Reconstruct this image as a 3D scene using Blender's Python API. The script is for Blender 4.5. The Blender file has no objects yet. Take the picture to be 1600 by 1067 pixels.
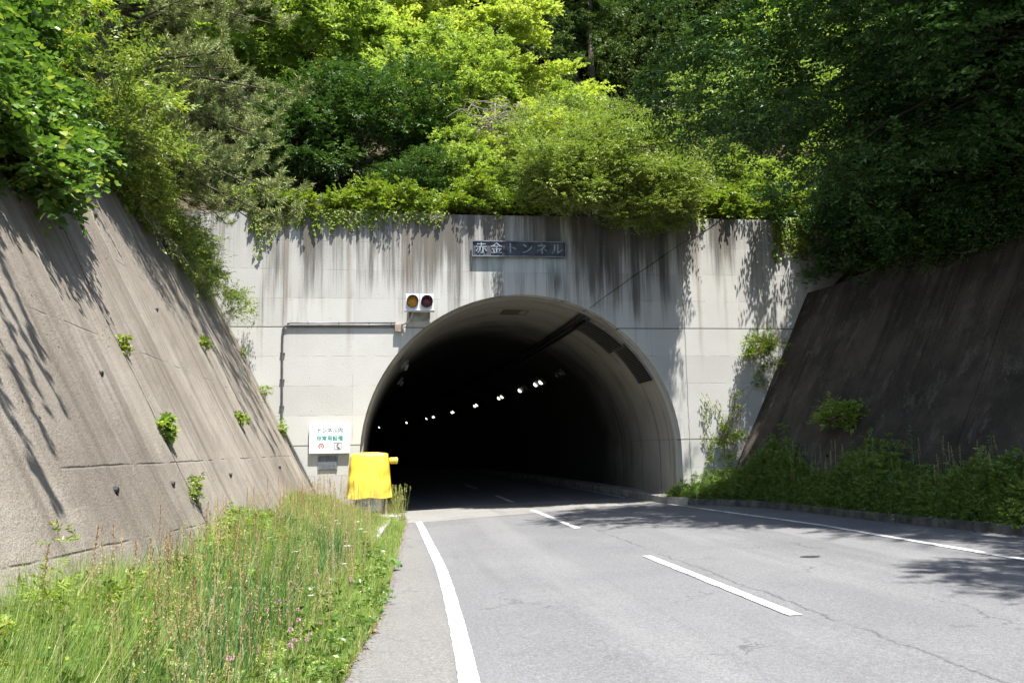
import bpy, math, random
import numpy as np
from math import sin, cos, tan, atan, atan2, pi, radians, sqrt, exp
from mathutils import Matrix, Vector

random.seed(7)
SC = bpy.context.scene
COL = SC.collection
# ------------------------------------------------------------------ camera
YAW, PITCH, ROLL = radians(8.8), atan(167 / 1300.0), radians(1.05)
fw = Vector((sin(YAW) * cos(PITCH), cos(YAW) * cos(PITCH), sin(PITCH)))
rt0 = Vector((cos(YAW), -sin(YAW), 0)); up0 = rt0.cross(fw)
rt = rt0 * cos(ROLL) - up0 * sin(ROLL); up = up0 * cos(ROLL) + rt0 * sin(ROLL)
cd = bpy.data.cameras.new('camera'); cam = bpy.data.objects.new('camera', cd); COL.objects.link(cam)
cd.sensor_width = 36; cd.lens = 36 * 1300 / 1600.0; cd.clip_end = 600; cd.clip_start = 0.05
cam.matrix_world = Matrix(((rt.x, up.x, -fw.x, 0), (rt.y, up.y, -fw.y, 0), (rt.z, up.z, -fw.z, 1.7), (0, 0, 0, 1)))
SC.camera = cam
# ------------------------------------------------------------------ light
SUND = Vector((-0.13, 0.31, -1.0)).normalized()          # travel direction of the light
w = bpy.data.worlds.new('World'); SC.world = w; w.use_nodes = True
nt = w.node_tree; bg = nt.nodes['Background']
sky = nt.nodes.new('ShaderNodeTexSky'); sky.sky_type = 'NISHITA'; sky.sun_disc = False
sky.sun_elevation = math.asin(-SUND.z); sky.sun_rotation = atan2(-SUND.x, -SUND.y)
nt.links.new(sky.outputs[0], bg.inputs[0]); bg.inputs[1].default_value = 0.12
ld = bpy.data.lights.new('sun', 'SUN'); ld.energy = 5.0; ld.angle = radians(0.55); ld.color = (1, 0.968, 0.915)
sun = bpy.data.objects.new('sun', ld); COL.objects.link(sun)
sun.rotation_euler = SUND.to_track_quat('-Z', 'Y').to_euler(); sun.location = (8, -20, 60)
SC.view_settings.view_transform = 'Standard'; SC.view_settings.look = 'None'
SC.view_settings.gamma = 1.0; SC.view_settings.use_curve_mapping = False
SC.view_settings.exposure = 1.5
# ------------------------------------------------------------------ node helpers
class NB:
    def __init__(s, name):
        s.m = bpy.data.materials.new(name); s.m.use_nodes = True
        s.t = s.m.node_tree; s.b = s.t.nodes['Principled BSDF']; s.out = s.t.nodes['Material Output']
        s.b.inputs['Roughness'].default_value = 0.85; s.b.inputs['Specular IOR Level'].default_value = 0.25
        s._p = None
    def n(s, ty, **kw):
        o = s.t.nodes.new('ShaderNode' + ty)
        for k, v in kw.items(): setattr(o, k, v)
        return o
    def L(s, a, b):
        if hasattr(a, 'is_output') or isinstance(a, bpy.types.NodeSocket): s.t.links.new(a, b)
        else: b.default_value = a
    def M(s, op, a, b=0.0, c=None, clamp=False):
        o = s.n('Math', operation=op, use_clamp=clamp); s.L(a, o.inputs[0]); s.L(b, o.inputs[1])
        if c is not None: s.L(c, o.inputs[2])
        return o.outputs[0]
    def pos(s):
        if s._p is None: s._p = s.n('NewGeometry').outputs['Position']
        return s._p
    def xyz(s):
        o = s.n('SeparateXYZ'); s.L(s.pos(), o.inputs[0]); return o.outputs
    def comb(s, x, y, z):
        o = s.n('CombineXYZ'); s.L(x, o.inputs[0]); s.L(y, o.inputs[1]); s.L(z, o.inputs[2]); return o.outputs[0]
    def noise(s, vec=None, scale=1.0, detail=3.0, rough=0.55, sc=(1, 1, 1), dist=0.0):
        o = s.n('TexNoise'); v = vec if vec is not None else s.pos()
        if tuple(sc) != (1, 1, 1):
            mp = s.n('Mapping'); s.L(v, mp.inputs[0]); mp.inputs['Scale'].default_value = sc; v = mp.outputs[0]
        s.L(v, o.inputs['Vector']); o.inputs['Scale'].default_value = scale
        o.inputs['Detail'].default_value = detail; o.inputs['Roughness'].default_value = rough
        o.inputs['Distortion'].default_value = dist
        return o.outputs[0]
    def ramp(s, f, a, b, lo=0.0, hi=1.0):               # smooth map range
        o = s.n('MapRange', interpolation_type='SMOOTHSTEP'); s.L(f, o.inputs[0])
        o.inputs[1].default_value = a; o.inputs[2].default_value = b; o.inputs[3].default_value = lo; o.inputs[4].default_value = hi
        return o.outputs[0]
    def mix(s, f, a, b, bl='MIX'):
        o = s.n('Mix', data_type='RGBA', blend_type=bl); s.L(f, o.inputs[0])
        for v, i in ((a, 6), (b, 7)):
            if isinstance(v, (tuple, list)): v = tuple(v) + (1,) if len(v) == 3 else tuple(v)
            s.L(v, o.inputs[i])
        return o.outputs[2]
    def bump(s, h, strength=0.4, dist=0.01, prev=None):
        o = s.n('Bump'); s.L(h, o.inputs['Height']); o.inputs['Strength'].default_value = strength; o.inputs['Distance'].default_value = dist
        if prev is not None: s.L(prev, o.inputs['Normal'])
        return o.outputs[0]
    def done(s, col=None, nor=None, rough=None):
        if col is not None: s.L(col if not isinstance(col, tuple) else col + (1,), s.b.inputs['Base Color'])
        if nor is not None: s.L(nor, s.b.inputs['Normal'])
        if rough is not None: s.L(rough, s.b.inputs['Roughness'])
        return s.m
def line(b, coord, at, w):                              # 1 on a thin line, 0 elsewhere
    d = b.M('ABSOLUTE', b.M('SUBTRACT', coord, at)); return b.M('SUBTRACT', 1.0, b.M('DIVIDE', d, w), clamp=True)
def lines(b, coord, start, step, w):
    u = b.M('FRACT', b.M('DIVIDE', b.M('SUBTRACT', coord, start - step / 2), step))
    d = b.M('MULTIPLY', b.M('ABSOLUTE', b.M('SUBTRACT', u, 0.5)), step); return b.M('SUBTRACT', 1.0, b.M('DIVIDE', d, w), clamp=True)
def plain(name, col, rough=0.6, metal=0.0, var=0.25, emit=0.0, sc=6.0):
    b = NB(name); nz = b.noise(scale=sc, detail=5)
    k = b.ramp(nz, 0.3, 0.7, 1 - var, 1 + var * .6)
    cc = b.mix(1.0, col, b.comb(k, k, k), 'MULTIPLY')
    b.b.inputs['Metallic'].default_value = metal
    if emit: b.b.inputs['Emission Color'].default_value = tuple(col) + (1,); b.b.inputs['Emission Strength'].default_value = emit
    return b.done(cc, b.bump(b.noise(scale=60), 0.15, 0.004), rough)

def mat_portal():
    b = NB('portal_concrete'); x, y, z = b.xyz()
    base = b.mix(b.noise(scale=.8, detail=6), (0.385, 0.376, 0.345), (0.515, 0.508, 0.485))
    pan = b.n('TexWhiteNoise', noise_dimensions='2D'); 
    b.L(b.comb(b.M('FLOOR', b.M('DIVIDE', b.M('ADD', x, 2.66), 1.83)), b.M('FLOOR', b.M('DIVIDE', b.M('SUBTRACT', z, 1.86), .785)), 0.0), pan.inputs[0])
    pk = b.M('MULTIPLY_ADD', pan.outputs[0], 0.16, 0.90)
    base = b.mix(1.0, base, b.comb(pk, pk, pk), 'MULTIPLY')
    # run-off streaks, strongest under the coping
    hgt = b.ramp(z, 3.2, 8.3)
    s1 = b.noise(scale=1, detail=4, rough=.65, sc=(2.6, 2.6, .10)); s2 = b.noise(scale=1, detail=5, rough=.7, sc=(10, 10, .33))
    s3 = b.noise(scale=1, detail=3, sc=(.55, .55, .16)); g = b.noise(scale=30, detail=4, rough=.85)
    st = b.M('ADD', b.M('MULTIPLY', b.ramp(s1, .34, .66), .32), b.M('ADD', b.M('MULTIPLY', b.ramp(s2, .34, .68), .17), b.M('MULTIPLY', b.ramp(s3, .38, .62), .29)))
    st = b.M('ADD', st, b.M('MULTIPLY', b.M('SUBTRACT', hgt, .60), .50)); st = b.M('ADD', st, b.M('MULTIPLY', b.M('SUBTRACT', g, .5), .28))
    st = b.M('ADD', st, b.M('MULTIPLY', b.ramp(x, 3.6, 6.0), b.M('MULTIPLY', b.ramp(x, 9.0, 7.8), .12))); f = b.ramp(st, .34, .78)
    tone = b.mix(b.noise(scale=1.3, detail=3), (0.085, 0.09, 0.085), (0.14, 0.115, 0.085))
    col = b.mix(b.M('MULTIPLY', f, .92), base, b.mix(1.0, tone, (.75, .75, .75), 'MULTIPLY'))
    tb_ = b.ramp(b.M('ADD', z, b.M('MULTIPLY', b.M('SUBTRACT', s1, .5), 3.2)), 6.2, 8.5); tb_ = b.M('MULTIPLY', tb_, b.ramp(b.M('ADD', b.M('MULTIPLY', s2, .6), b.M('MULTIPLY', b.noise(scale=1, detail=5, rough=.7, sc=(4.5, 4.5, .8)), .6)), .42, .78)); col = b.mix(b.M('MULTIPLY', tb_, .5), col, b.mix(g, (.06, .055, .048), (.17, .15, .125)))
    # explicit long drip stains
    for (x0, wd, top, bot, a, rgb) in [(-2.6, .13, 8.2, 4.0, .5, (.20, .15, .10)), (-.95, .12, 8.2, 3.4, .55, (.2, .145, .09)), (.65, .32, 8.2, 5.6, .7, (.15, .12, .09)), (1.25, .12, 8.2, 6.2, .5, (.2, .16, .12)),
                                        (6.15, .5, 8.3, 5.8, .95, (.03, .03, .03)), (7.1, .35, 8.3, 5.4, .85, (.045, .05, .05)), (7.9, .3, 8.3, 5.2, .8, (.05, .055, .055)), (4.6, .22, 8.3, 6.3, .8, (.06, .06, .055)), (-1.7, .2, 8.3, 6.0, .6, (.09, .085, .08)), (1.9, .22, 8.3, 6.6, .6, (.09, .08, .07)), (8.95, .1, 8.2, 3.4, .7, (.2, .16, .12)), (9.75, .08, 8.2, 3.9, .55, (.25, .2, .16)),
                                        (10.9, .14, 7.4, 4.6, .5, (.3, .25, .2)), (5.5, .45, 8.3, 6.6, .9, (.045, .04, .035)), (3.3, .5, 8.2, 7.5, .5, (.16, .13, .11))]:
        wob = b.M('MULTIPLY', b.M('SUBTRACT', b.noise(scale=1, detail=3, sc=(.1, .1, 1.3)), .5), .14)
        d = b.M('ABSOLUTE', b.M('SUBTRACT', b.M('ADD', x, wob), x0)); e = b.ramp(d, 0, wd, 1, 0)
        e = b.M('MULTIPLY', b.M('MULTIPLY', e, b.ramp(z, bot, (bot + top) / 2)), b.ramp(b.M('ADD', s2, b.M('MULTIPLY', g, .5)), .55, .95, .35, 1.0))
        col = b.mix(b.M('MULTIPLY', e, a), col, rgb)
    # pale copper wash below the name plate
    cw = b.M('MULTIPLY', b.ramp(z, 6.2, 6.95), b.M('MULTIPLY', b.ramp(z, 7.0, 6.97), b.M('MULTIPLY', b.ramp(x, 2.4, 2.6), b.ramp(x, 5.15, 5.0))))
    col = b.mix(b.M('MULTIPLY', cw, b.ramp(s2, .4, .65, .15, .9)), col, (.42, .50, .49))
    # formwork joints and lift lines
    brk = b.ramp(b.noise(scale=2.1, detail=4), .42, .6)
    j = b.M('MULTIPLY', lines(b, z, 1.86, .785, .014), b.M('MULTIPLY', brk, .5))
    j = b.M('MAXIMUM', j, b.M('MULTIPLY', lines(b, x, -2.66, 1.83, .013), b.M('MULTIPLY', brk, .4)))
    for zz in (5.0, 1.86): j = b.M('MAXIMUM', j, b.M('MULTIPLY', line(b, z, zz, .026), 1.3))
    cr = b.M('ADD', x, b.M('MULTIPLY', b.noise(scale=3, detail=4), .09)); j = b.M('MAXIMUM', j, b.M('MULTIPLY', line(b, cr, 8.52, .02), .9)); j = b.M('MAXIMUM', j, b.M('MULTIPLY', line(b, x, -2.66, .02), .8))
    col = b.mix(j, col, (.13, .12, .11))
    vo = b.n('TexVoronoi'); b.L(b.pos(), vo.inputs['Vector']); vo.inputs['Scale'].default_value = 5.5
    pit = b.M('MULTIPLY', b.ramp(vo.outputs['Distance'], .10, .05), b.ramp(b.noise(scale=1.7), .5, .6))
    col = b.mix(b.M('MULTIPLY', pit, .6), col, (.16, .15, .14))
    h = b.M('SUBTRACT', b.noise(scale=22, detail=5), b.M('ADD', b.M('MULTIPLY', j, .8), pit))
    return b.done(col, b.bump(h, .35, .012), .9)

def mat_slope(name, c1, c2, cs, dirt, damp, reg=.34, mot=0):
    """cast retaining wall; streaks follow the fall line (constant y)"""
    b = NB(name); x, y, z = b.xyz()
    base = b.mix(b.ramp(b.noise(scale=.6, detail=6, rough=.65), .3, .7), c1, c2)
    a = b.noise(scale=1, detail=5, rough=.7, sc=(.12, 3.6, .12)); a2 = b.noise(scale=1, detail=4, rough=.7, sc=(.3, 13, .3))
    g = b.noise(scale=34, detail=4, rough=.85); big = b.noise(scale=.35, detail=4)
    st = b.M('ADD', b.M('MULTIPLY', a, .6), b.M('ADD', b.M('MULTIPLY', a2, reg), b.M('ADD', b.M('MULTIPLY', g, .20), b.M('MULTIPLY', b.ramp(z, 0, 6.5), damp))))
    col = b.mix(b.ramp(st, .50, .72, 0, dirt), base, cs)
    col = b.mix(b.ramp(big, .5, .72, 0, dirt * .7), col, cs)
    col = b.mix(b.M('MULTIPLY', b.ramp(a2, .6, .75), .35), col, tuple(v * 1.35 for v in c2))
    if mot:                                              # lichen and scoured patches on the damp wall
        mo = b.noise(scale=1.5, detail=6, rough=.75, sc=(1, 1.6, .7)); col = b.mix(b.M('MULTIPLY', b.ramp(mo, .52, .64), b.ramp(g, .4, .6)), col, (.13, .115, .095))
        col = b.mix(b.ramp(b.noise(scale=.7, detail=5, rough=.7), .56, .64, 0, .6), col, (.03, .034, .018))
    brk = b.ramp(b.noise(scale=1.6, detail=4), .42, .6); zz = b.M('ADD', z, b.M('MULTIPLY', b.noise(scale=2.0, detail=3), .03))
    j = b.M('MAXIMUM', b.M('MULTIPLY', line(b, zz, 1.63, .013), b.M('MULTIPLY', brk, .8)), b.M('MULTIPLY', line(b, zz, 2.97, .013), b.M('MULTIPLY', brk, .6)))
    j = b.M('MAXIMUM', j, b.M('MULTIPLY', line(b, b.M('ADD', zz, b.M('MULTIPLY', y, .035)), 1.29, .012), b.M('MULTIPLY', brk, .7))); j = b.M('MAXIMUM', j, b.M('MULTIPLY', line(b, zz, 4.4, .02), b.M('MULTIPLY', brk, .6)))
    yy = b.M('ADD', y, b.M('MULTIPLY', b.M('SUBTRACT', b.noise(scale=4, detail=4), .5), .07))
    for yj in (3.9, 9.9, 15.9, -2.1):
        j = b.M('MAXIMUM', j, b.M('MULTIPLY', line(b, yy, yj, .03), b.ramp(b.noise(scale=2.5, detail=4), .3, .5, .35, 1)))
        col = b.mix(b.M('MULTIPLY', line(b, yy, yj + .1, .38), b.ramp(g, .35, .65, 0, .45)), col, cs)
    col = b.mix(j, col, (.05, .042, .034))
    vo = b.n('TexVoronoi'); b.L(b.pos(), vo.inputs['Vector']); vo.inputs['Scale'].default_value = 7
    pit = b.M('MULTIPLY', b.ramp(vo.outputs['Distance'], .16, .06), b.ramp(b.noise(scale=1.1, detail=4), .53, .62))
    col = b.mix(b.M('MULTIPLY', pit, .75), col, (.06, .052, .042))
    fl = b.noise(scale=90, detail=2); col = b.mix(b.ramp(fl, .6, .75, 0, .35), col, (.5, .46, .40)); col = b.mix(b.ramp(fl, .42, .3, 0, .5), col, (.07, .062, .052))
    h = b.M('SUBTRACT', b.M('ADD', g, b.M('MULTIPLY', b.noise(scale=5, detail=5), .8)), b.M('ADD', j, b.M('MULTIPLY', pit, 1.2)))
    return b.done(col, b.bump(h, .9, .022), .92)

def mat_asphalt(name='asphalt', apron=False):
    b = NB(name); x, y, z = b.xyz()
    g = b.noise(scale=70, detail=3, rough=.8); big = b.noise(scale=.45, detail=5, rough=.6); md = b.noise(scale=1, detail=4, sc=(2.2, .35, 1))
    if apron: col = b.mix(b.ramp(big, .3, .7), (.165, .16, .148), (.205, .20, .188))
    else:
        col = b.mix(b.ramp(big, .32, .68), (.112, .1125, .117), (.134, .134, .137))
        xr = b.M('ADD', x, b.M('MULTIPLY', b.M('SUBTRACT', b.noise(scale=.8, detail=3), .5), .25))
        for cx, w_ in ((2.35, .42), (5.55, .5), (7.3, .35)):       # dry polished bands between the wheel tracks
            e = b.ramp(b.M('ABSOLUTE', b.M('SUBTRACT', xr, cx)), w_, w_ * .45)
            col = b.mix(b.M('MULTIPLY', e, b.ramp(md, .3, .6, .10, .42)), col, (.165, .165, .165))
        col = b.mix(b.M('MULTIPLY', b.ramp(xr, .8, .55), .55), col, (.150, .142, .126))
        for cx in (1.9, 2.83):                                    # dark seams at a band edge
            e = line(b, b.M('ADD', xr, b.M('MULTIPLY', md, .1)), cx, .025); col = b.mix(b.M('MULTIPLY', e, .3), col, (.1, .095, .09))
    col = b.mix(b.ramp(g, .54, .70, 0, .6), col, (.30, .295, .285)); col = b.mix(b.ramp(g, .47, .33, 0, .7), col, (.06, .06, .06))
    sp = b.n('TexVoronoi'); b.L(b.pos(), sp.inputs['Vector']); sp.inputs['Scale'].default_value = 26
    col = b.mix(b.M('MULTIPLY', b.ramp(sp.outputs['Distance'], .13, .07), b.ramp(b.noise(scale=3, detail=2), .45, .65, 0, .55)), col, (.36, .35, .34))
    g2 = b.noise(scale=24, detail=4, rough=.8); kk = b.ramp(g2, .3, .7, .80, 1.16); col = b.mix(1.0, col, b.comb(kk, kk, kk), 'MULTIPLY')
    l2 = b.noise(scale=1, detail=4, rough=.6, sc=(1.6, .12, 1)); col = b.mix(b.ramp(l2, .52, .7, 0, .35), col, (.085, .085, .088))
    # cracks
    wob = b.M('MULTIPLY', b.M('SUBTRACT', b.noise(scale=1.7, detail=6, rough=.75), .5), .42)
    ck = b.M('MULTIPLY', line(b, b.M('ADD', x, wob), 4.17, .026), b.ramp(b.noise(scale=.9, detail=3), .36, .5)) 
    ck = b.M('MAXIMUM', ck, b.M('MULTIPLY', line(b, b.M('ADD', x, b.M('MULTIPLY', wob, 2.2)), 6.5, .022), b.ramp(b.noise(scale=.5), .5, .6)))
    ve = b.n('TexVoronoi', feature='DISTANCE_TO_EDGE'); dv = b.n('VectorMath', operation='ADD')
    b.L(b.pos(), dv.inputs[0]); nn = b.n('TexNoise'); b.L(b.pos(), nn.inputs['Vector']); nn.inputs['Scale'].default_value = 2.5; nn.inputs['Detail'].default_value = 5
    b.L(nn.outputs[1], dv.inputs[1]); b.L(dv.outputs[0], ve.inputs['Vector']); ve.inputs['Scale'].default_value = .55
    fine = b.M('MULTIPLY', b.ramp(ve.outputs['Distance'], .009, .002), b.ramp(b.noise(scale=.6, detail=4), .5, .62))
    ck = b.M('MAXIMUM', b.M('MULTIPLY', ck, .85), b.M('MULTIPLY', fine, .65))
    if not apron: col = b.mix(ck, col, (.05, .05, .05))
    h = b.M('SUBTRACT', g, ck)
    return b.done(col, b.bump(h, .5, .006), .82)

def mat_paint():
    b = NB('road_paint'); wear = b.noise(scale=11, detail=6, rough=.85); big = b.noise(scale=1.6, detail=3)
    f = b.ramp(b.M('ADD', wear, b.M('MULTIPLY', b.M('SUBTRACT', big, .5), .5)), .39, .50)
    col = b.mix(f, (.2, .2, .2), b.mix(b.noise(scale=3), (.48, .48, .48), (.62, .62, .62)))
    cn = b.n('TexVoronoi', feature='DISTANCE_TO_EDGE'); b.L(b.pos(), cn.inputs['Vector']); cn.inputs['Scale'].default_value = 2.2
    col = b.mix(b.M('MULTIPLY', b.ramp(cn.outputs['Distance'], .012, .004), .5), col, (.22, .22, .22))
    return b.done(col, b.bump(wear, .3, .004), .7)

def mat_lining():
    b = NB('lining_concrete'); x, y, z = b.xyz()
    base = b.mix(b.noise(scale=.9, detail=6), (.37, .345, .29), (.47, .445, .39))
    soot_shade = b.ramp(b.M('ADD', y, b.M('MULTIPLY', b.noise(scale=.5, detail=4), 5)), 25.5, 34.0, .0, .96)  # soot tone, deepened inward so the bore's darkness sits in the colour
    soot_shade = b.M('MAXIMUM', soot_shade, b.M('MULTIPLY', b.ramp(z, 3.4, 5.4), .35))
    st = b.noise(scale=1, detail=4, rough=.7, sc=(.5, 1.8, .14)); st2 = b.noise(scale=1, detail=4, sc=(.35, 7, .35))
    col = b.mix(b.ramp(st, .5, .75, 0, .6), base, (.07, .06, .05)); col = b.mix(b.ramp(st2, .58, .72, 0, .35), col, (.10, .09, .075))
    col = b.mix(soot_shade, col, (.018, .017, .015))
    j = lines(b, y, 24.15, 1.8, .05); j = b.M('MULTIPLY', j, b.ramp(b.noise(scale=.8), .3, .5, .4, .9))
    zz = b.M('ADD', z, b.M('MULTIPLY', b.noise(scale=3), .05)); j = b.M('MAXIMUM', j, b.M('MULTIPLY', line(b, zz, 1.9, .02), .5))
    col = b.mix(b.M('MULTIPLY', j, .75), col, (.04, .036, .03))
    return b.done(col, b.bump(b.M('SUBTRACT', b.noise(scale=9, detail=5), j), .35, .012), .85)

def leafmat(name, c1, c2, c3, trans=.35, rough=.5, spec=.35, p3=.86, patch=0.0):
    """leaf colours vary per leaf; c3 = occasional young or dry leaf"""
    b = NB(name); geo = b.n('NewGeometry'); r = geo.outputs['Random Per Island']
    cl = b.ramp(b.noise(scale=1.1, detail=2), .35, .65)
    col = b.mix(b.M('MULTIPLY_ADD', r, .65, b.M('MULTIPLY', cl, .35)), c1, c2)
    r2 = r if not patch else b.M('MULTIPLY_ADD', b.M('SUBTRACT', b.noise(scale=1.6, detail=4), .5), patch, r)
    col = b.mix(b.ramp(r2, p3, p3 + .07), col, c3)
    b.b.inputs['Roughness'].default_value = rough; b.b.inputs['Specular IOR Level'].default_value = spec
    b.L(col, b.b.inputs['Base Color'])
    tr = b.n('BsdfTranslucent'); b.L(b.mix(1.0, col, (1.1, 1.15, .55), 'MULTIPLY'), tr.inputs[0])
    mx = b.n('MixShader'); mx.inputs[0].default_value = trans
    b.L(b.b.outputs[0], mx.inputs[1]); b.L(tr.outputs[0], mx.inputs[2]); b.L(mx.outputs[0], b.out.inputs[0])
    return b.m

MP = mat_portal()
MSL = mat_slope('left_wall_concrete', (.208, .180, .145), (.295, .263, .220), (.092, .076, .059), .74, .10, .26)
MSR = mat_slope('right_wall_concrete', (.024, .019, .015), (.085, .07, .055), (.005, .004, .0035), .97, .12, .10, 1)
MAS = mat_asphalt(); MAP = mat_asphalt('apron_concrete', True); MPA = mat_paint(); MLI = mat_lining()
MKB = plain('kerb_concrete', (.10, .095, .085), .9, var=.5, sc=4); MKL = plain('pale_kerb_concrete', (.36, .35, .34), .9, var=.4, sc=5)
MSW = plain('footway_concrete', (.30, .285, .25), .9, var=.4, sc=3)
MSOIL = plain('soil', (.055, .042, .026), .95, var=.6, sc=2.5); MVERGE = plain('verge_soil', (.13, .115, .06), .95, var=.6, sc=5)
MBARK = plain('bark', (.085, .068, .05), .9, var=.5, sc=8); MBARKL = plain('pale_bark', (.20, .17, .13), .9, var=.5, sc=8); MDEAD = plain('dead_wood', (.26, .22, .18), .9, var=.4, sc=5)
# ------------------------------------------------------------------ mesh helpers
def tag(o, label=None, cat=None, group=None, kind=None):
    if label: o['label'] = label
    if cat: o['category'] = cat
    if group: o['group'] = group
    if kind: o['kind'] = kind
    return o
def link(name, me, m, parent=None):
    o = bpy.data.objects.new(name, me); COL.objects.link(o)
    if m is not None and len(me.materials) == 0: me.materials.append(m)
    if parent is not None: o.parent = parent
    return o
def mk(name, V, F, m, parent=None, smooth=False):
    me = bpy.data.meshes.new(name); me.from_pydata([tuple(v) for v in V], [], [tuple(f) for f in F]); me.update()
    if smooth: me.polygons.foreach_set('use_smooth', [True] * len(me.polygons))
    return link(name, me, m, parent)
def empty(name, loc=(0, 0, 0)):
    o = bpy.data.objects.new(name, None); COL.objects.link(o); o.location = loc; o.empty_display_size = .2; return o
def quadmesh(name, Q):
    """Q (n,4,3) -> mesh of n quads"""
    n = len(Q); me = bpy.data.meshes.new(name)
    if Q.shape[1] == 6:                                  # two quads folded on a midrib
        me.vertices.add(n * 6); me.vertices.foreach_set('co', np.ascontiguousarray(Q, dtype=np.float32).reshape(-1))
        me.loops.add(n * 8); ix = (np.arange(n)[:, None] * 6 + np.array([0, 1, 2, 3, 0, 3, 4, 5])).astype(np.int32); me.loops.foreach_set('vertex_index', ix.reshape(-1))
        me.polygons.add(n * 2); me.polygons.foreach_set('loop_start', np.arange(0, n * 8, 4, dtype=np.int32)); me.update(calc_edges=True); return me
    me.vertices.add(n * 4); me.vertices.foreach_set('co', np.ascontiguousarray(Q, dtype=np.float32).reshape(-1))
    me.loops.add(n * 4); me.loops.foreach_set('vertex_index', np.arange(n * 4, dtype=np.int32))
    me.polygons.add(n); me.polygons.foreach_set('loop_start', np.arange(0, n * 4, 4, dtype=np.int32))
    try: me.polygons.foreach_set('loop_total', np.full(n, 4, dtype=np.int32))
    except Exception: pass
    me.update(calc_edges=True); return me
def copy_of(o, parent=None, mat=None, name=None):
    c = o.copy(); COL.objects.link(c)
    if parent is not None: c.parent = parent
    if mat is not None:
        c.material_slots[0].link = 'OBJECT'; c.material_slots[0].material = mat
    return c
class MB:
    def __init__(s): s.V = []; s.F = []
    def add(s, V, F):
        k = len(s.V); s.V += [tuple(v) for v in V]; s.F += [tuple(i + k for i in f) for f in F]; return s
    def box(s, c, d, rz=0, bev=0):
        x, y, z = d[0] / 2, d[1] / 2, d[2] / 2
        if bev:
            P = []
            for zz, q in ((-z, bev), (-z + bev, 0), (z - bev, 0), (z, bev)):
                xx, yy = x - q, y - q
                P += [(-xx + bev, -yy, zz), (xx - bev, -yy, zz), (xx, -yy + bev, zz), (xx, yy - bev, zz), (xx - bev, yy, zz), (-xx + bev, yy, zz), (-xx, yy - bev, zz), (-xx, -yy + bev, zz)]
            F = [tuple(range(7, -1, -1)), tuple(range(24, 32))]
            for r in range(3):
                for i in range(8): F.append((r * 8 + i, r * 8 + (i + 1) % 8, r * 8 + 8 + (i + 1) % 8, r * 8 + 8 + i))
        else:
            P = [(-x, -y, -z), (x, -y, -z), (x, y, -z), (-x, y, -z), (-x, -y, z), (x, -y, z), (x, y, z), (-x, y, z)]
            F = [(3, 2, 1, 0), (4, 5, 6, 7), (0, 1, 5, 4), (1, 2, 6, 5), (2, 3, 7, 6), (3, 0, 4, 7)]
        cc, ss = cos(rz), sin(rz)
        return s.add([(c[0] + a * cc - b_ * ss, c[1] + a * ss + b_ * cc, c[2] + e) for a, b_, e in P], F)
    def tube(s, pts, r, n=8, cap=True):
        pts = [Vector(p) for p in pts]; rs = r if isinstance(r, (list, tuple)) else [r] * len(pts)
        V = []; F = []; a = None
        for i, p in enumerate(pts):
            t = (pts[min(i + 1, len(pts) - 1)] - pts[max(i - 1, 0)]).normalized()
            if a is None: a = t.orthogonal().normalized()
            else:
                a = a - t * a.dot(t); a = a.normalized() if a.length > 1e-6 else t.orthogonal().normalized()
            b_ = t.cross(a)
            for k in range(n):
                q = 2 * pi * k / n; V.append(p + (a * cos(q) + b_ * sin(q)) * rs[i])
            if i:
                for k in range(n): F.append(((i - 1) * n + k, (i - 1) * n + (k + 1) % n, i * n + (k + 1) % n, i * n + k))
        if cap: F.append(tuple(range(n - 1, -1, -1))); F.append(tuple(len(V) - n + k for k in range(n)))
        return s.add(V, F)
    def grid(s, P):
        """P[i][j] points"""
        m = len(P[0]); V = [q for r in P for q in r]
        F = [(i * m + j, i * m + j + 1, (i + 1) * m + j + 1, (i + 1) * m + j) for i in range(len(P) - 1) for j in range(m - 1)]
        return s.add(V, F)
    def build(s, name, m, parent=None, smooth=False): return mk(name, s.V, s.F, m, parent, smooth)
# ------------------------------------------------------------------ setting: terrain, road, kerbs
D = 22.5
def shift(y): return -.00142 * max(0.0, y - 28.0) ** 2     # the bore bends left
def rz(x): return .02 * (x - .8) if x > -.5 else -.026
def wallR(y): return 9.25 + .09 * (D - y)                   # foot of right retaining wall
def hill(x, y):
    dl = max(0.0, -4.55 - x); dr = max(0.0, x - (12.65 + .09 * max(0, D - y))); dy = max(0.0, y - 23.1)
    t = min(1, max(0, (x + 4.5) / 3)); base = 6.25 + 1.35 * t - 1.7 * min(1, max(0, (x - 10.8) / 1.8)); dr += .55 * min(dr, 4.5)
    n = .35 * sin(x * .7 + y * .3) + .3 * sin(y * .55 - x * .21 + 1)
    d = sqrt(max(dl, dr) ** 2 + dy * dy)
    return base + .72 * d + n * min(1, d / 3) - max(0, d - 48) * .35
hb = MB()
def sheet(xs, ys): hb.grid([[(x, y, hill(x, y)) for x in xs] for y in ys])
ysN = list(np.linspace(23.12, 60, 38)) + list(np.linspace(62, 130, 20))
sheet(list(np.linspace(-70, -6, 28)) + list(np.linspace(-4.5, 13, 22)) + list(np.linspace(15, 90, 34)), ysN)
sheet(list(np.linspace(-70, -6, 28)) + [-4.55], list(np.linspace(-14, 23.12, 34)))
P = []
for y in np.linspace(-14, 23.12, 34):
    e = 12.65 + .09 * max(0, D - y); P.append([(e + q, y, hill(e + q, y)) for q in [0, .7] + list(np.linspace(2, 75, 32))])
hb.grid(P); tag(hb.build('hillside', MSOIL, smooth=True), kind='structure')
tag(mk('ground', [(-200, -200, -.35), (200, -200, -.35), (200, 300, -.35), (-200, 300, -.35)], [(0, 1, 2, 3)], MSOIL), kind='structure')
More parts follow.
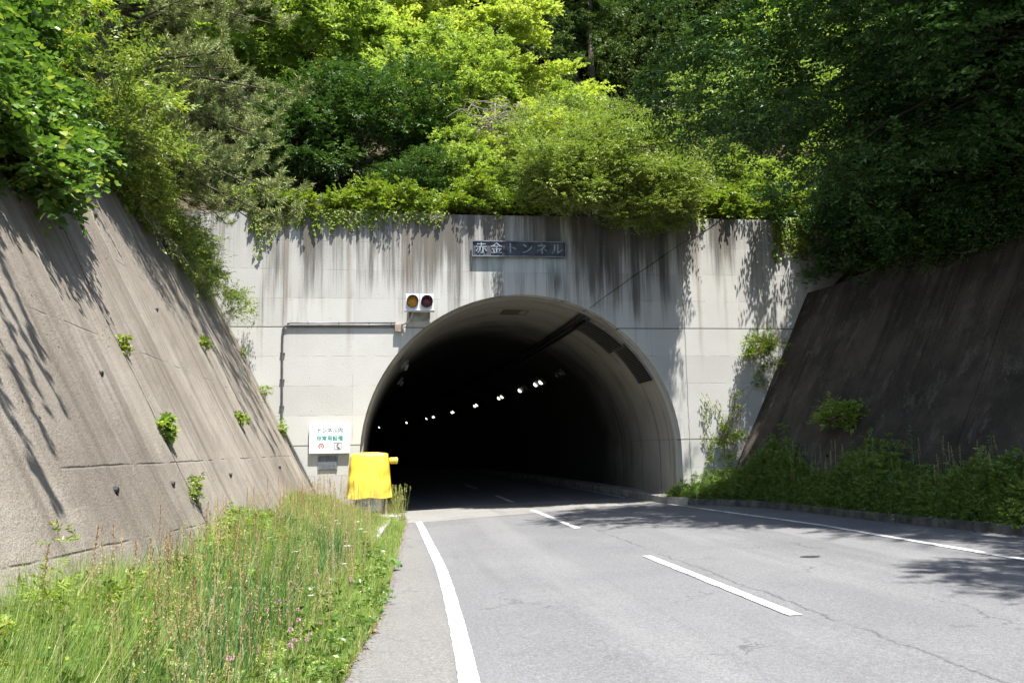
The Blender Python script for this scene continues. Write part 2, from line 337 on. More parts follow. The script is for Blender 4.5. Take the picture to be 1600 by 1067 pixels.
def roadsheet(xa, xb, ys, dz, nx=8):
    b = MB(); P = []
    for y in ys:
        s_ = shift(y); a = xa(y) if callable(xa) else xa; c = xb(y) if callable(xb) else xb
        P.append([(a + (c - a) * i / nx + s_, y, rz(a + (c - a) * i / nx) + dz) for i in range(nx + 1)])
    return b.grid(P)
KP = [(-14, 10.9), (4, 10.75), (8, 10.35), (12, 9.95), (15.6, 9.45), (18.5, 9.22), (19.6, 9.02), (20.6, 8.55), (21.4, 7.85), (21.9, 7.6), (22.5, 7.55), (160, 7.55)]
def kerbx(y):
    for (a, b_), (c, d_) in zip(KP, KP[1:]):
        if y <= c: return b_ + (d_ - b_) * (y - a) / (c - a)
    return KP[-1][1]
yr = list(np.arange(-14, 28, 1.0)) + list(np.arange(28, 160, 3.0))
tag(roadsheet(-.62, lambda y: 8.25 if y > 22 else kerbx(y) + .3, yr, 0, 14).build('road', MAS, smooth=True), kind='structure')
# pale concrete apron across the tunnel mouth
P = []
for i in range(15):
    x = -.6 + 8.1 * i / 14; y0 = 20.15 + .36 * max(0, x - .8) ; P.append([(x, y0 + (25.2 - y0) * j / 6, rz(x) + .004) for j in range(7)])
ap = MB().grid([list(r) for r in zip(*P)]); tag(ap.build('apron', MAP), kind='structure')
# painted lines
def paint(x0, x1, w_, ya, yb, nm='lane_marking', ja=.012):
    ys = list(np.linspace(ya, yb, max(3, int((yb - ya) / .12)))); b = MB(); P = []
    rr = random.Random(int(ya * 10 + x0 * 7))
    for y in ys:
        t = (y - ya) / max(.01, yb - ya); c = x0 + (x1 - x0) * t + shift(y) + rr.uniform(-.004, .004); P.append([(c - w_ / 2 + rr.uniform(-ja, ja) * .3, y, rz(c) + .0085), (c + w_ / 2 + rr.uniform(-ja, ja) * .3, y, rz(c) + .0085)])
    b.grid(P); return tag(b.build(nm, MPA), kind='structure')
b = MB(); P = []; rr = random.Random(3)
for y in np.linspace(-10, 20.35, 240):
    q = max(0, 13 - y); xx = .82 - (.0115 * q ** 1.5 if q < 9 else .0115 * 27 + .05 * (q - 9)); P.append([(xx - .078 + rr.uniform(-.004, .004), y, rz(xx) + .0085), (xx + .078 + rr.uniform(-.004, .004), y, rz(xx) + .0085)])
b.grid(P); tag(b.build('edge_line', MPA), kind='structure')
b = MB(); P = []
for y in np.linspace(-10, 22, 60):
    xx = 8.2 if y < 15 else 8.2 - .62 * (y - 15) / 7; P.append([(xx - .075, y, rz(xx) + .0085), (xx + .075, y, rz(xx) + .0085)])
b.grid(P); tag(b.build('edge_line', MPA), kind='structure')
paint(7.35, 7.25, .14, 25.3, 60, 'edge_line')
for ya, yb in ((-2, 2.2), (7.75, 12.35), (16.9, 22.2), (25.6, 29.6), (35, 39), (45, 49), (55, 59)): paint(3.9, 3.9, .14, ya, yb)
# right kerb and its gutter, from separate cast stones
def kerbline(name, ya, yb, m, h, wd, step=1.8):
    b = MB(); y = ya
    while y < yb - .01:
        y2 = min(y + step, yb); P = []
        for q in (y + .012, (y + y2) / 2, y2 - .012):
            x = kerbx(q) + shift(q); z = rz(x); P.append([(x, q, z - .05), (x + .02, q, z + h - .02), (x + .045, q, z + h), (x + wd, q, z + h), (x + wd, q, z - .05)])
        b.grid(P); k = len(b.V); b.F.append((k - 15, k - 14, k - 13, k - 12, k - 11)); b.F.append((k - 1, k - 2, k - 3, k - 4, k - 5)); y = y2
    return tag(b.build(name, m), kind='structure')
kerbline('kerb', -14, 21.35, MKB, .16, .2); kerbline('kerb', 21.38, 23.6, MSW, .19, .18, .7); kerbline('kerb', 23.62, 70, MSW, .19, .18, 3)
# footway behind kerb through the bore and at its mouth
b = MB(); P = []
for y in list(np.linspace(21.3, 27, 8)) + list(np.linspace(30, 70, 14)):
    a = kerbx(y) + .17; e = 8.26 if y > 22.4 else 8.9; P.append([(a + shift(y), y, rz(8) + .186), (e + shift(y), y, rz(8) + .19)])
tag(b.grid(P).build('footway', MSW), kind='structure')
P = []
for y in np.linspace(-14, 22.45, 30):
    a = kerbx(y) + .19; P.append([(a + (wallR(y) + .3 - a) * i / 4, y, rz(a) + .14 + .10 * i * (1 if y < 20 else .4)) for i in range(5)])
tag(MB().grid(P).build('verge', MVERGE), kind='structure')
# left verge
VL = [(-14, -.9), (2, -.75), (5, -.55), (6.5, -.36), (9, -.08), (13.8, .16), (17, .3), (20, .46), (22.5, .5)]
def vedge(y):
    for (a, b_), (c, d_) in zip(VL, VL[1:]):
        if y <= c: return b_ + (d_ - b_) * (y - a) / (c - a)
    return VL[-1][1]
P = []
for y in np.linspace(-14, 22.48, 50):
    a = vedge(y) + .06 * sin(y * 3.1) + .04 * sin(y * 7.7); P.append([(a + (-1.75 - a) * i / 6, y, (rz(a) + .006 if i == 0 else -.02 + .035 + .42 * (i / 6) ** 1.3)) for i in range(7)])
tag(MB().grid(P).build('verge', MVERGE), kind='structure')
# ------------------------------------------------------------------ tunnel
CX, CZ, R = 3.8, 1.5, 4.44
tun = empty('tunnel', (CX, D, 0)); tag(tun, 'weathered concrete tunnel portal with round dark bore over the road', 'tunnel')
def T(o): o.location = (-CX, -D, 0); return o
b = MB(); N = 48; TOP = 8.2
def topz(x): return 8.17 + .008 * (x - .7)
arc = [(CX - R * cos(pi * i / N), CZ + R * sin(pi * i / N)) for i in range(N + 1)]
for i in range(N):
    (x0, z0), (x1, z1) = arc[i], arc[i + 1]; b.add([(x0, D, z0), (x1, D, z1), (x1, D, topz(x1)), (x0, D, topz(x0))], [(0, 1, 2, 3)])
    b.add([(x0, D, z0), (x1, D, z1), (x1, D + .3, z1), (x0, D + .3, z0)], [(3, 2, 1, 0)])
for xa, xb_ in ((-7.0, CX - R), (CX + R, 14.2)): b.add([(xa, D, -.3), (xb_, D, -.3), (xb_, D, topz(xb_)), (xa, D, topz(xa))], [(0, 1, 2, 3)])
for xx in (CX - R, CX + R): b.add([(xx, D, -.3), (xx, D + .3, -.3), (xx, D + .3, CZ), (xx, D, CZ)], [(0, 1, 2, 3)])
b.add([(-7, D, topz(-7)), (14.2, D, topz(14.2)), (14.2, D + .62, topz(14.2)), (-7, D + .62, topz(-7))], [(0, 1, 2, 3)])
b.add([(-7, D + .62, topz(-7)), (14.2, D + .62, topz(14.2)), (14.2, D + .62, 7.2), (-7, D + .62, 7.2)], [(0, 1, 2, 3)])
T(b.build('portal_wall', MP, tun))
def prof(r, th=None):
    return [(-r, -.3), (-r, .6)] + [(-r * cos(pi * i / N), CZ + r * sin(pi * i / N)) for i in range(N + 1)] + [(r, .6), (r, -.3)]
b = MB(); P = []; ys = list(np.arange(D + .3, 30, .6)) + list(np.arange(30, 170, 2.0))
for y in ys: P.append([(CX + shift(y) + a, y, c) for a, c in prof(4.36)])
b.grid(P)
V = [(CX + a, D + .3, c) for a, c in prof(4.36)] + [(CX + a * 5.2 / 4.36, D + .3, (c if c <= CZ else CZ + (c - CZ) * 5.2 / 4.36)) for a, c in prof(4.36)]
n = len(P[0]); b.add(V, [(i, i + 1, n + i + 1, n + i) for i in range(n - 1)])
b.add([(CX + shift(168) - 6, 168, -1), (CX + shift(168) + 6, 168, -1), (CX + shift(168) + 6, 168, 8), (CX + shift(168) - 6, 168, 8)], [(0, 1, 2, 3)])
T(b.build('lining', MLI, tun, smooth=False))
# three pipes along the vault
MPIPE = plain('dark_pipe', (.03, .03, .033), .5, .3)
for k in range(3):
    th = radians(66.5 - k * 1.9); r = 4.27; pts = [(CX + r * cos(th) + shift(y), y, CZ + r * sin(th)) for y in [22.85, 23.4] + list(np.arange(25, 70, 3.0))]
    o = MB().tube(pts, .045, 8).build('ceiling_pipe', MPIPE, None, True)
    tag(o, ['black pipe along the tunnel vault, nearest the crown of the three', 'black pipe along the tunnel vault, middle one of the three', 'black pipe along the tunnel vault, nearest the louvres of the three'][k], 'pipe', 'pipes along the tunnel vault')
# louvre grilles on the vault
MLV = plain('louvre_metal', (.022, .022, .024), .6, .2); MLF = plain('louvre_frame', (.19, .185, .17), .6, .2)
for k, (ta, tb, ya, yb, lab) in enumerate(((63.5, 44.8, 23.12, 24.75, 'black slatted louvre panel on the vault, upper one beside the pipes'), (46.0, 28.5, 22.84, 24.15, 'black slatted louvre panel on the vault, lower one at the tunnel rim'))):
    root = empty('louvre_panel', (CX, ya, CZ)); tag(root, lab, 'louvre', 'louvre panels on the vault'); NS = 20
    def q(th, y, r): return (r * cos(radians(th)), y - ya, r * sin(radians(th)))
    P = [[q(ta + (tb - ta) * i / 20, y, 4.335) for i in range(21)] for y in (ya, yb)]; MB().grid(P).build('backing', MLV, root)
    b = MB()
    for (y0, y1) in ((ya - .03, ya + .03), (yb - .03, yb + .03)):
        MB().grid([[q(ta + (tb - ta) * i / 20, y, r) for i in range(21)] for y, r in ((y0, 4.355), (y0, 4.30), (y1, 4.30), (y1, 4.355))]).build('frame', MLF, root)
    b = MB()
    for s_ in range(NS):
        th = ta + (tb - ta) * (s_ + .5) / NS; b.grid([[q(th, y, 4.27), q(th - .28, y, 4.27), q(th - .36, y, 4.33)] for y in (ya + .03, yb - .03)])
    b.build('slats', MLF, root)
# tunnel lamps
MHO = plain('lamp_housing', (.10, .10, .10), .5, .3)
lb = NB('lit_lens'); lb.b.inputs['Base Color'].default_value = (.8, .85, .7, 1); lb.b.inputs['Emission Color'].default_value = (.93, 1, .80, 1); lb.b.inputs['Emission Strength'].default_value = 1.1; MLIT = lb.m
MOFF = plain('unlit_lens', (.20, .20, .19), .25, .0)
def lens_mesh(dy):
    b = MB(); n = 16; V = []
    for rr, h in ((1, 0), (.8, .05), (.4, .075)): V += [(rr * .105 * cos(2 * pi * i / n), dy + rr * .10 * sin(2 * pi * i / n), -.11 - h) for i in range(n)]
    F = [(r * n + i, r * n + (i + 1) % n, (r + 1) * n + (i + 1) % n, (r + 1) * n + i) for r in range(2) for i in range(n)] + [tuple(range(2 * n, 3 * n))]
    return b.add(V, F)
def lamp(x, y, z, ang, lit, lab, two=True):
    root = empty('tunnel_lamp', (x, y, z)); root.rotation_euler = (0, ang, 0); root.scale = (1, 1, 1) if lit else (.8, .62, .8); tag(root, lab, 'tunnel lamp', 'lamps along the tunnel wall')
    MB().box((0, 0, -.03), (.40, 1.6, .13), bev=.03).build('housing', MHO, root)
    for dy in ((-.62, .62) if two else (.5,)): lens_mesh(dy).build('lens', MLIT if lit else MOFF, root)
    return root
LP = [(35.0, 2, 'nearest glowing pair of lights in the row on the right of the tunnel'), (38.8, 1, 'single glowing light next to the nearest pair in the tunnel'), (44.5, 2, 'second glowing pair of lights, after the single light'), (52.5, 2, 'third glowing pair of lights in the tunnel row'),
      (61.5, 2, 'fourth glowing pair of lights, above the middle of the road'), (70.0, 2, 'fifth glowing pair, beside the far single light'), (73.2, 1, 'far single glowing light left of the fifth pair'), (83.5, 2, 'sixth glowing pair of lights, second farthest'), (99.0, 2, 'farthest glowing pair of lights, leftmost in the tunnel')]
for y, n_, lab in LP:
    th = radians(46.5); lamp(CX + 4.16 * cos(th) + shift(y) * (1.0), y, CZ + 4.16 * sin(th) + .0, radians(90) - th, True, lab, n_ == 2)
for y, th, lab in ((31.2, 46.5, 'unlit tunnel lamp on the right vault before the first glowing pair'), (24.4, 140.5, 'pale unlit lamp at the tunnel mouth on the left under the signal'), (30.0, 141, 'dark unlit lamp deeper on the left vault')):
    t_ = radians(th); lamp(CX + 4.2 * cos(t_), y, CZ + 4.2 * sin(t_), radians(90) - t_, False, lab)
# hatch outline on the crown
b = MB()
for c, d_ in (((3.95, 24.5, 5.84), (.8, .05, .03)), ((3.95, 25.3, 5.84), (.8, .05, .03)), ((3.57, 24.9, 5.84), (.05, .78, .03)), ((4.33, 24.9, 5.84), (.05, .78, .03)), ((3.95, 24.9, 5.852), (.74, .78, .01))): b.box(c, d_)
tag(b.build('ceiling_hatch', plain('hatch', (.11, .10, .085), .8)), 'small square hatch frame in the crown of the tunnel vault', 'hatch')
MBLK = plain('black_paint', (.012, .012, .012), .5)
# ------------------------------------------------------------------ retaining walls
def panelwall(name, m, side, ycuts, top, lab, th=.4):
    root = empty(name, (-1.5 if side < 0 else wallR(10), 10, 0)); tag(root, lab, 'retaining wall'); rr = random.Random(3)
    o0 = root.location
    for (a, c) in zip(ycuts, ycuts[1:]):
        b = MB(); off = rr.uniform(-.012, .022); P = []
        for y in np.linspace(a + .012, c - .012, max(2, int((c - a) / .5))):
            row = []
            for z in np.linspace(-.2, top(y), 22):
                x = (-1.5 - z / 2 + off) if side < 0 else (wallR(y) + z / 2 - off)
                nn = .012 * sin(y * 2.3 + z * 1.1) * sin(z * 1.7) + .008 * sin(y * 5 + z * 3.3)
                row.append((x + nn - o0.x, y - o0.y, z))
            tz = top(y); xe = (-1.5 - tz / 2 - th) if side < 0 else (wallR(y) + tz / 2 + th)
            row.append((xe - o0.x, y - o0.y, tz)); row.append((xe - o0.x, y - o0.y, tz - .8)); P.append(row)
        b.grid(P); n_ = len(P[0]); k = len(P)
        for e in (0, (k - 1) * n_): b.F.append(tuple(e + i for i in range(n_)))
        b.build('panel', m, root)
    for (y, z) in ((7.4, 1.42), (9.25, 1.40), (8.6, 2.5), (12.6, 1.4), (18.4, 1.4), (13.2, 3.9)):
        x = -1.5 - z / 2 if side < 0 else wallR(y) + z / 2; s_ = -side; MB().tube([(x - .1 * s_ - o0.x, y - o0.y, z), (x + .035 * s_ - o0.x, y - o0.y, z - .01)], .032, 10).build('drain_pipe', MBLK, root)
    return root
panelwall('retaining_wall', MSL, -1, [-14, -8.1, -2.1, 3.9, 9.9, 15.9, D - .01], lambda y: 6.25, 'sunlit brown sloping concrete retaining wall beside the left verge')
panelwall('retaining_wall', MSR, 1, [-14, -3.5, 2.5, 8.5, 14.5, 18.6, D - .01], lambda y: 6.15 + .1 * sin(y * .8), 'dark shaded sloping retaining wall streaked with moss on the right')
# ------------------------------------------------------------------ fittings on the portal
MGAL = plain('grey_paint', (.42, .43, .44), .5, .2, .2); MWHT = plain('white_enamel', (.78, .78, .79), .45, 0, .06)
MCON = plain('grey_conduit', (.13, .13, .135), .45, .4)
def text(body, loc, size, m, parent, ext=.004, name='lettering', bold=0, shear=0, spacing=1.0, sx=1.0, align='CENTER', fat=0):
    c = bpy.data.curves.new(name, 'FONT'); c.body = body; c.size = size; c.extrude = ext; c.align_x = align; c.align_y = 'CENTER'; c.offset = bold; c.shear = shear; c.space_character = spacing; c.resolution_u = 3
    o = bpy.data.objects.new('tmp', c); COL.objects.link(o); bpy.context.view_layer.update()
    me = bpy.data.meshes.new_from_object(o.evaluated_get(bpy.context.evaluated_depsgraph_get())); bpy.data.objects.remove(o)
    if fat:                                              # heavier strokes: the same outline set twice, a hair apart
        vs = [tuple(q.co) for q in me.vertices]; fs = [tuple(p.vertices) for p in me.polygons]; k = len(vs); me.clear_geometry()
        me.from_pydata(vs + [(x_ + fat, y_ + fat * .4, z_ + .0006) for x_, y_, z_ in vs], [], fs + [tuple(i + k for i in f_) for f_ in fs]); me.update()
    me.materials.clear(); t = link(name, me, m, parent); t.location = loc; t.rotation_euler = (radians(90), 0, 0); t.scale = (sx, 1, 1); return t
# name plate
np_ = empty('name_plate', (3.72, D, 7.21)); np_.rotation_euler = (0, radians(-.3), 0)
tag(np_, 'long dark name plate with pale raised characters above the arch', 'sign')
MPLT = plain('name_plate_metal', (.066, .069, .078), .6, .2, .4); MEDGE = plain('name_plate_edge', (.17, .18, .20), .5, .3, .3); MLET = plain('name_plate_letters', (.26, .29, .33), .55, .2, .45, sc=14)
MB().box((0, -.05, 0), (2.60, .08, .43), bev=.012).build('plate', MPLT, np_)
b = MB()
for c, d_ in (((0, -.10, .212), (2.66, .05, .03)), ((0, -.10, -.212), (2.66, .05, .03)), ((-1.32, -.10, 0), (.03, .048, .40)), ((1.32, -.10, 0), (.03, .048, .40))): b.box(c, d_)
b.build('border', MEDGE, np_)
for i, ch in enumerate('赤金トンネル'):
    text(ch, (-1.07 + .428 * i, -.10, -.005), .34, MLET, np_, .014, 'character', 0, 0, fat=.008)
# emergency equipment sign
sg = empty('sign_board', (-1.41, D, 2.03)); sg.rotation_euler = (0, radians(0.2), 0); tag(sg, 'white tunnel emergency equipment sign with green lettering left of the arch', 'sign')
MB().box((0, -.075, 0), (1.05, .06, .75), bev=.01).build('board', MWHT, sg)
for x in (-.4, .4):
    for z in (-.28, .28): MB().box((x, -.022, z), (.06, .045, .06)).build('bracket', MGAL, sg)
MG1 = plain('grey_green_ink', (.09, .19, .18), .5, 0, .2); MG2 = plain('green_ink', (.02, .30, .24), .5, 0, .2); MBR = plain('faded_red_ink', (.33, .15, .12), .5, 0, .2)
text('トンネル内', (0, -.108, .225), .148, MG1, sg, .0015, 'lettering', 0, 0, 1.0, .93, fat=.004); text('非常用設備', (0, -.108, .012), .148, MG2, sg, .0015, 'lettering', 0, 0, 1.0, .93, fat=.005)
b = MB(); V = []; n = 24; gap = radians(28)
for i in range(n + 1):
    a = -pi / 2 + gap + (2 * pi - 2 * gap) * i / n
    V += [(-.215 + .075 * cos(a), -.1075, -.18 + .075 * sin(a)), (-.215 + .042 * cos(a), -.1075, -.18 + .042 * sin(a))]
b.add(V, [(2 * i, 2 * i + 2, 2 * i + 3, 2 * i + 1) for i in range(n)])
b.add([(-.24, -.108, -.16), (-.19, -.108, -.16), (-.195, -.108, -.2), (-.235, -.108, -.2)], [(0, 3, 2, 1)]); b.build('hydrant_symbol', MBR, sg)
b = MB(); s_ = .088; cx, cz = .215, -.18
for c, d_ in (((cx, -.1085, cz + s_), (2 * s_ + .012, .003, .012)), ((cx, -.1085, cz - s_), (2 * s_ + .012, .003, .012)), ((cx - s_, -.1085, cz), (.012, .003, 2 * s_ - .012)), ((cx + s_, -.1085, cz), (.012, .003, 2 * s_ - .012))): b.box(c, d_)
b.tube([(cx - .005, -.1095, cz + .055), (cx - .032, -.1095, cz + .02), (cx - .02, -.1095, cz - .025), (cx + .035, -.1095, cz - .055)], .009, 6); b.tube([(cx - .008, -.1095, cz + .06), (cx + .014, -.1095, cz + .035)], .014, 6); b.tube([(cx + .01, -.1095, cz - .03), (cx + .045, -.1095, cz - .052)], .015, 6)
b.build('telephone_symbol', plain('dark_ink', (.03, .05, .05), .5), sg)
# builder's plaque
b = NB('plaque_bronze'); x, y, z = b.xyz(); rows = lines(b, z, 1.27, .036, .011); tx = b.ramp(b.noise(scale=1, detail=2, sc=(48, 1, 6)), .45, .55)
b.b.inputs['Metallic'].default_value = .3
MPQ = b.done(b.mix(b.M('MULTIPLY', rows, tx), (.11, .12, .135), (.26, .27, .28)), b.bump(b.M('MULTIPLY', rows, tx), .4, .004), .6)
pq = empty('plaque', (-1.46, D, 1.42)); tag(pq, 'small dark metal plaque on the portal below the white sign', 'plaque')
MB().box((0, -.02, 0), (.50, .035, .36), bev=.006).build('plate', MPQ, pq)
for x_ in (-.23, .23):
    for z_ in (-.16, .16): MB().tube([(x_, -.036, z_), (x_, -.047, z_)], .012, 8).build('bolt', MGAL, pq)
# warning signal
sig = empty('signal_light', (.93, D, 5.62)); tag(sig, 'pale two-lens warning signal, amber and dark red, at the left of the arch', 'signal')
b = MB(); b.box((-.19, -.42, 0), (.365, .20, .43), bev=.012); b.box((.19, -.42, 0), (.365, .20, .43), bev=.012); b.box((0, -.42, -.228), (.80, .34, .02)); b.build('housing', plain('signal_housing', (.62, .64, .66), .5, 0, .15), sig)
def disc(cx, y, cz, r, n=28, dome=.02):
    b = MB(); V = [(cx + r * cos(2 * pi * i / n), y, cz + r * sin(2 * pi * i / n)) for i in range(n)] + [(cx + .5 * r * cos(2 * pi * i / n), y - dome * .8, cz + .5 * r * sin(2 * pi * i / n)) for i in range(n)] + [(cx, y - dome, cz)]
    return b.add(V, [(i, (i + 1) % n, n + (i + 1) % n, n + i) for i in range(n)] + [(n + i, n + (i + 1) % n, 2 * n) for i in range(n)])
for cx, m_, lab in ((-.19, plain('amber_glass', (.50, .22, .005), .25, 0, .1), 'amber lens'), (.19, plain('dark_red_glass', (.10, .012, .016), .25, 0, .1), 'dark red lens')):
    le = disc(cx, -.527, .0, .142).build('lens', m_, sig, True); le['label'] = lab
    b = MB(); n = 28; P = []
    for k in range(n + 1):
        a = -pi * .5 + 2 * pi * k / n; up_ = .5 + .5 * sin(a); L_ = .03 + .17 * up_; P.append([(cx + .150 * cos(a), -.522, .150 * sin(a)), (cx + .152 * cos(a), -.522 - L_, .152 * sin(a) - .03 * L_), (cx + .158 * cos(a), -.522 - L_, .158 * sin(a) - .03 * L_), (cx + .158 * cos(a), -.522, .158 * sin(a))])
    b.grid(P).build('hood', MBLK, sig, True)
b = MB(); b.box((0, -.16, -.19), (.60, .33, .02)); b.box((-.28, -.17, -.30), (.02, .32, .22)); b.box((.28, -.17, -.30), (.02, .32, .22)); b.box((0, -.012, -.30), (.62, .022, .30)); b.build('bracket', plain('bracket_grey', (.32, .33, .31), .6, .1, .3), sig)
MB().tube([(-.20, -.35, -.24), (-.19, -.34, -.32), (-.24, -.24, -.42), (-.32, -.12, -.50), (-.42, -.05, -.545)], .022, 8).build('cable_hose', MGAL, sig, True)
# conduit run
cn = MB().tube([(.50, D - .045, 5.06), (-.5, D - .045, 5.055), (-2.50, D - .045, 5.045), (-2.60, D - .045, 5.015), (-2.655, D - .045, 4.93), (-2.66, D - .045, 4.5), (-2.64, D - .045, 2.45), (-2.58, D - .045, 2.28), (-1.80, D - .06, .72), (-1.72, D - .06, .5)], .028, 8)
cn.tube([(.3, D - .045, 5.12), (-2.46, D - .045, 5.105), (-2.55, D - .045, 5.08)], .020, 8)
for z_ in (2.9, 3.6, 4.3): cn.box((-2.65, D - .03, z_), (.12, .05, .03))
for x_ in (-2.0, -1.2, -.4, .2): cn.box((x_, D - .03, 5.08), (.03, .05, .16))
tag(cn.build('conduit', MCON, None, True), 'thin grey pipe running across and down the portal from the signal', 'conduit')
jb = MB().box((.38, D - .07, 4.98), (.20, .12, .22), bev=.01); tag(jb.build('junction_box', plain('rusty_box', (.34, .27, .21), .7, 0, .4)), 'small rusty junction box on the wall under the signal', 'box')
tag(MB().tube([(5.55, D + .2, 5.50), (5.75, D - .06, 5.60), (6.06, D - .07, 5.83), (6.9, D - .05, 6.42), (7.7, D - .03, 6.95), (8.4, D - .03, 7.43), (9.1, D - .03, 7.86), (9.75, D - .02, 8.27), (10.4, D + .3, 8.7)], .007, 6).build('cable', MBLK), 'thin black cable slanting up the portal right of the arch', 'cable')
# ------------------------------------------------------------------ covered machine on the verge
mc = empty('covered_machine', (-.37, 21.72, .12)); tag(mc, 'roadside machine under a bright yellow tarpaulin beside the tunnel mouth', 'machine')
def superr(a, hx, hy, p=5.0): 
    c, s_ = cos(a), sin(a); k = (abs(c) ** p + abs(s_) ** p) ** (-1 / p); return hx * c * k, hy * s_ * k
rr = random.Random(5); NA = 120; lv = []
ph = [rr.uniform(0, 6.28) for _ in range(12)]
def fold(a, t):
    f = .050 * abs(sin(5.5 * a + ph[0] + .5 * t)) - .02 + .030 * abs(sin(9.5 * a + ph[1] + 1.2 * t)) + .010 * sin(27 * a + ph[2] - 2 * t)
    side = .85 - .62 * exp(-((a - 1.5 * pi) / .55) ** 2)       # the front face hangs smooth
    return f * (t ** .8) * side
P = []; HX, HY, ZT, ZB = .47, .40, 1.50, .42
for j in range(26):
    t = j / 25; z = ZT - (ZT - ZB) * t; row = []
    for i in range(NA + 1):
        a = 2 * pi * (i % NA) / NA; x, y = superr(a, HX + .06 * t, HY + .07 * t ** .7, 6); f = fold(a, t)
        L_ = sqrt(x * x + y * y); cr = exp(-((cos(a) * sin(a)) ** 2 - .25) ** 2 / .004)
        k = 1 + f / L_ + .035 * cr * sin(t * 15 + ph[3] + 3 * a) * t
        zz = z - .03 * (1 - t) * 0 + (.015 * sin(6 * a + ph[4]) * t) - (.05 * cr * (1 - t) ** 3)
        row.append((x * k, y * k, zz))
    P.append(row)
tp = []
for q in (0, .45, .8, .95):
    row = []
    for i in range(NA + 1):
        a = 2 * pi * (i % NA) / NA; x, y = superr(a, HX * q, HY * q, 6); row.append((x, y, ZT + .05 * (1 - q ** 2.2) + .008 * sin(5 * a + ph[5]) * q + .004))
    tp.append(row)
b = NB('yellow_tarpaulin'); nz = b.noise(scale=2.2, detail=4); wr = b.noise(scale=1, detail=2, rough=.4, sc=(7, 7, 1.6), dist=.5)
MYEL = b.done(b.mix(b.ramp(nz, .3, .7), (.66, .47, .045), (.74, .55, .07)), b.bump(wr, .6, .05), .34); b.b.inputs['Specular IOR Level'].default_value = .5
MB().grid(tp + P).build('cover', MYEL, mc, True)
b = MB(); P = []
for j, (dx, r) in enumerate(((0, .075), (.05, .085), (.13, .082), (.19, .088), (.215, .07), (.22, .0))):
    P.append([(.50 + dx, -.10 + r * cos(2 * pi * i / 14), 1.33 + r * sin(2 * pi * i / 14)) for i in range(15)])
b.grid(P).build('wrapped_arm', MYEL, mc, True)
b = MB(); b.box((0, -.02, .30), (.66, .60, .44), bev=.02); b.box((0, -.324, .24), (.54, .012, .02)); b.build('cabinet', plain('blue_grey_paint', (.36, .40, .45), .5, .1, .25), mc)
b = MB(); b.box((-.03, -.02, .045), (.46, .42, .09), bev=.01); b.build('plinth', MKB, mc)
for x_ in (-.38, .42):
    for y_ in (-.3, .3): MB().box((x_, y_, .25), (.03, .03, .5)).build('leg', MGAL, mc)
sl = MB().box((-.12, 21.2, .07), (1.05, .62, .12), bev=.015); tag(sl.build('concrete_slab', MKL), 'pale concrete slab on the ground in front of the covered machine', 'slab')
for i, (x_, y_, r_) in enumerate(((.02, 17.9, .12), (-.10, 16.2, .13), (-.20, 14.6, .14))):
    kb = MB().box((0, 0, .0), (.17, 1.55, .22), bev=.02).build('kerb_stone', MKL); kb.location = (x_, y_, .10); kb.rotation_euler = (radians(.6), radians(-6), radians(-4))
    tag(kb, ['pale kerb stone in the left grass, nearest the slab', 'pale kerb stone in the left grass, middle of three', 'pale kerb stone in the left grass, nearest the viewer'][i], 'kerb stone', 'old kerb stones in the grass')
# ------------------------------------------------------------------ vegetation
G = np.random.default_rng(11)
def unit(v): return v / np.maximum(1e-9, np.linalg.norm(v, axis=-1, keepdims=True))
def leaves(P, Dr, Nn, L, W, droop=.15):
    """(n,4,3) kite shaped leaves from base points, directions, normals"""
    S = unit(np.cross(Dr, Nn)); Nn = unit(np.cross(S, Dr)); L = L[:, None]; W = W[:, None]
    a = P; c = P + Dr * L - Nn * L * droop
    m = P + Dr * L * .42; return np.stack([a, m + S * W * .5 + Nn * L * .06, c, m - S * W * .5 + Nn * L * .06], axis=1)
def leaves6(P, Dr, Nn, L, W, droop=.2):
    """(n,6,3) ovate leaf folded along its midrib"""
    S = unit(np.cross(Dr, Nn)); Nn = unit(np.cross(S, Dr)); L = L[:, None]; W = W[:, None]
    def q(t, s, f): return P + Dr * L * t + S * W * s + Nn * L * (f - droop * t * t)
    return np.stack([q(0, 0, 0), q(.22, .46, .07), q(.62, .40, .05), q(1, 0, 0), q(.62, -.40, .05), q(.22, -.46, .07)], axis=1)
BIG = False
def sprays(C0, Dd, Ln, nl, ll, lw, spread=1.0, droop=.25, jit=.35, pin=False):
    """twigs C0 + Dd*Ln each carrying nl leaves, alternate left and right"""
    n = len(C0); t = (np.arange(nl) + .6) / nl; T_ = np.broadcast_to(t, (n, nl)) + G.uniform(-.3, .3, (n, nl)) / nl
    upv = np.array([0, 0, 1.0]); side = unit(np.cross(Dd, upv + G.normal(0, .25, (n, 3)))); nor = unit(np.cross(side, Dd)); nor *= np.sign(nor[:, 2:3] + 1e-6)
    P = C0[:, None] + Dd[:, None] * (Ln[:, None] * T_)[..., None]; P[..., 2] -= droop * Ln[:, None] * T_ ** 2
    sg = np.where(np.arange(nl) % 2 == 0, 1.0, -1.0)[None, :, None]
    Dl = unit(Dd[:, None] * .65 + side[:, None] * sg * spread + G.normal(0, jit, (n, nl, 3)) - upv * .12)
    Nl = unit(nor[:, None] + G.normal(0, jit, (n, nl, 3)))
    s = G.uniform(.7, 1.25, (n, nl)) * (1.1 - .35 * T_)
    return (leaves6 if BIG else leaves)(P.reshape(-1, 3), Dl.reshape(-1, 3), Nl.reshape(-1, 3), (ll * s).reshape(-1), (lw * s).reshape(-1))
def sph(n, up=0.0):
    v = G.normal(0, 1, (n, 3)); v = unit(v); v[:, 2] += up; return unit(v)
